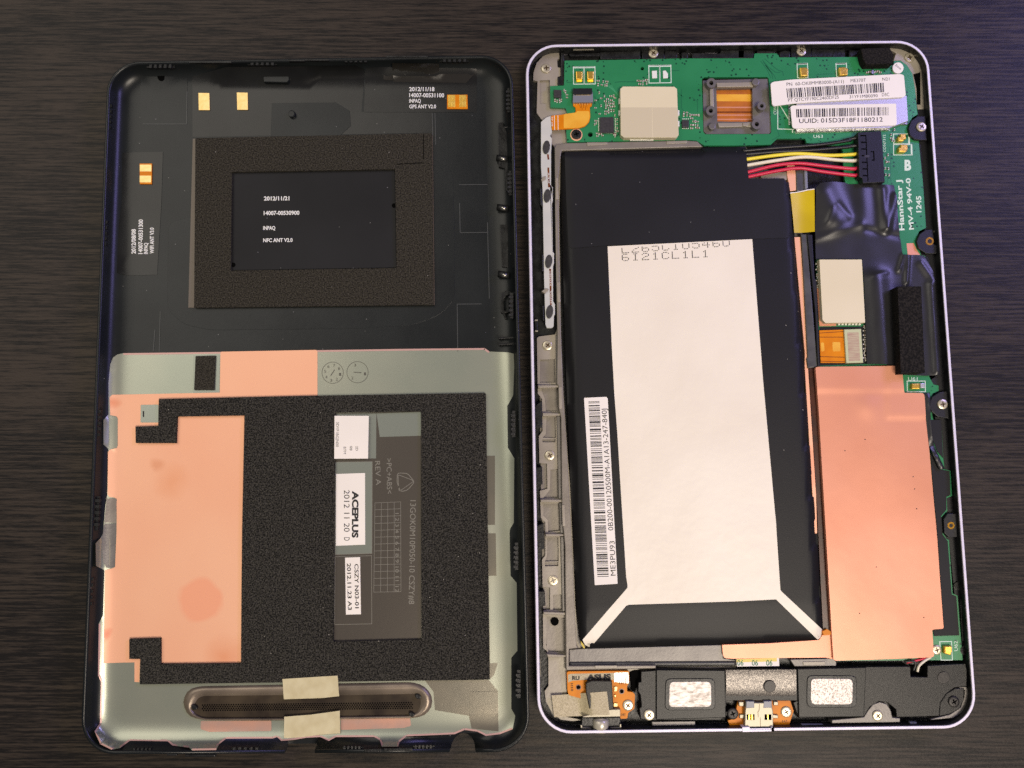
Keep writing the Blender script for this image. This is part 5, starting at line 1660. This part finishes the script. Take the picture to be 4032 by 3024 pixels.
slab('jack_clip', T('p 600,1035 860,968 965,965 966,1038 602,1046'), 6.0, 4.0, 'steel', jb, bevel=0.15)
slab('jack_front', T('p 592,1046 965,1040 975,1160 855,1165 700,1165 588,1160'), 4.8, 2.4, 'black_plastic', jb, bevel=0.2)
for sp in ('p 580,1120 592,1120 600,1140 690,1150 690,1164 585,1164', 'p 972,1110 960,1110 958,1140 860,1148 860,1162 978,1160'):
    slab('jack_tab', T(sp), 5.4, 4.5, 'steel', jb, bevel=0.05)
for sp in ('p 905,745 940,745 935,790 905,800', 'p 900,905 940,905 940,940 900,945', 'p 905,825 925,825 925,850 905,850'):
    slab('solder_pad', T(sp), 4.9, 4.4, 'gold_pale', jb, bevel=0.15)
c0, c1 = up(T('p 778,1066')[0], 6.0), up(T('p 776,1190')[0], 6.2)
rr = 77 / 2.4578 * mmpp(T('p 778,1130')[0], 4.4)
# barrel with a bore, axis along y
V, Fc = [], []
n = 32
prof = [(c0[1], 0.3), (c0[1] - 0.15, 0.86), (c0[1] - 0.6, 1.0), (c1[1] + 0.8, 1.0), (c1[1] + 0.5, 0.9), (c1[1] - 0.1, 0.9), (c1[1] - 0.35, 0.82), (c1[1] - 0.35, 0.6), (c1[1] + 1.5, 0.58)]
for yy, k in prof:
    V += [(c0[0] + rr * k * math.cos(2 * math.pi * t / n), yy, 4.5 + rr * k * math.sin(2 * math.pi * t / n)) for t in range(n)]
for i in range(len(prof) - 1):
    for t in range(n):
        t2 = (t + 1) % n
        Fc.append((i * n + t, i * n + t2, (i + 1) * n + t2, (i + 1) * n + t))
Fc.append(tuple(range(n)))
build('jack_barrel', V, Fc, 'jack_metal', jb, smooth=True)
conform('fabric_tape', T('p 300,832 560,812 835,793 848,900 862,1018 700,1030 325,1042 312,940'), lambda x, y: 0, 0, 'fabric_tape', tab, cell=12, thick=0.1, label='woven silver tape holding the headphone jack',
        bump=lambda x, y: 0) if False else None
tp = T('p 300,832 835,793 862,1018 325,1042')
V, Fc = [], []
N1, N2 = 18, 6
for jx in range(N2 + 1):
    for ix in range(N1 + 1):
        t, s_ = ix / N1, jx / N2
        q = lerp2(lerp2(tp[0], tp[1], t), lerp2(tp[3], tp[2], t), s_)
        z = 4.3 + 2.1 * (0 if t < 0.5 else 1 if t > 0.68 else (t - 0.5) / 0.18) + 0.06 * math.sin(ix * 1.3 + jx)
        V.append(up(q, z))
for jx in range(N2):
    for ix in range(N1):
        a0 = jx * (N1 + 1) + ix
        Fc.append((a0, a0 + N1 + 1, a0 + N1 + 2, a0 + 1))
k0 = len(V)
V += [(v[0], v[1], v[2] - 0.1) for v in V]
Fc += [tuple(k0 + i for i in reversed(f)) for f in list(Fc)]
build('fabric_tape', V, Fc, 'fabric_tape', tab, smooth=True, label='woven silver tape holding the headphone jack')

# --- screws
for sp, rp, z, an, dk, lb_ in [('i 240,332', 20, 3.3, 0.1, 0, 'top left corner screw'), ('i 1238,192', 19, 3.9, 0.9, 0, 'left screw of the top edge'), ('j 603,172', 19, 3.9, 0.7, 0, 'right screw of the top edge'),
                               ('j 1612,232', 19, 3.9, 0.1, 0, 'top right corner screw'), ('j 1722,878', 19.5, 5.2, 0.9, 0, 'screw in the topmost boss'), ('i 520,948', 20, ZP + 0.04, 0.3, 1, 'dark screw in a copper ring'),
                               ('n 1683,455', 20, 5.2, 0.1, 0, 'screw beside the copper sheet'), ('m 252,142', 19.5, 3.3, 0.9, 0, 'highest screw of the left chassis edge'), ('m 273,1168', 19.5, 3.3, 0.5, 0, 'middle screw of the left chassis edge'),
                               ('o 302,912', 21, 3.1, 0.4, 0, 'lowest screw of the left chassis edge'), ('q 1740,1235', 19, ZP, 0.2, 0, 'screw half under the copper sheet'),
                               ('p 1038,925', 21, 4.5, 0.9, 0, 'screw beside the headphone jack'), ('p 1242,1018', 21.5, 5.2, 0.8, 0, 'screw left of the left speaker'), ('s 1063,717', 22, 4.5, 0.4, 1, 'dark screw left of the charging port'),
                               ('s 1645,697', 21, 4.3, 0.5, 0, 'screw right of the charging port'), ('r 1228,812', 21, 5.0, 0.7, 0, 'screw in the grey bracket'), ('r 1890,690', 22, 4.8, 0.5, 1, 'black screw in the bottom right corner')]:
    screw(sp, rp, z, tab, an, bool(dk), lb_)
slab('screw_hole', circ(T('o 318,1298')[0], 16), 3.0, 2.4, 'dark_hole', tab)

flush_texts()
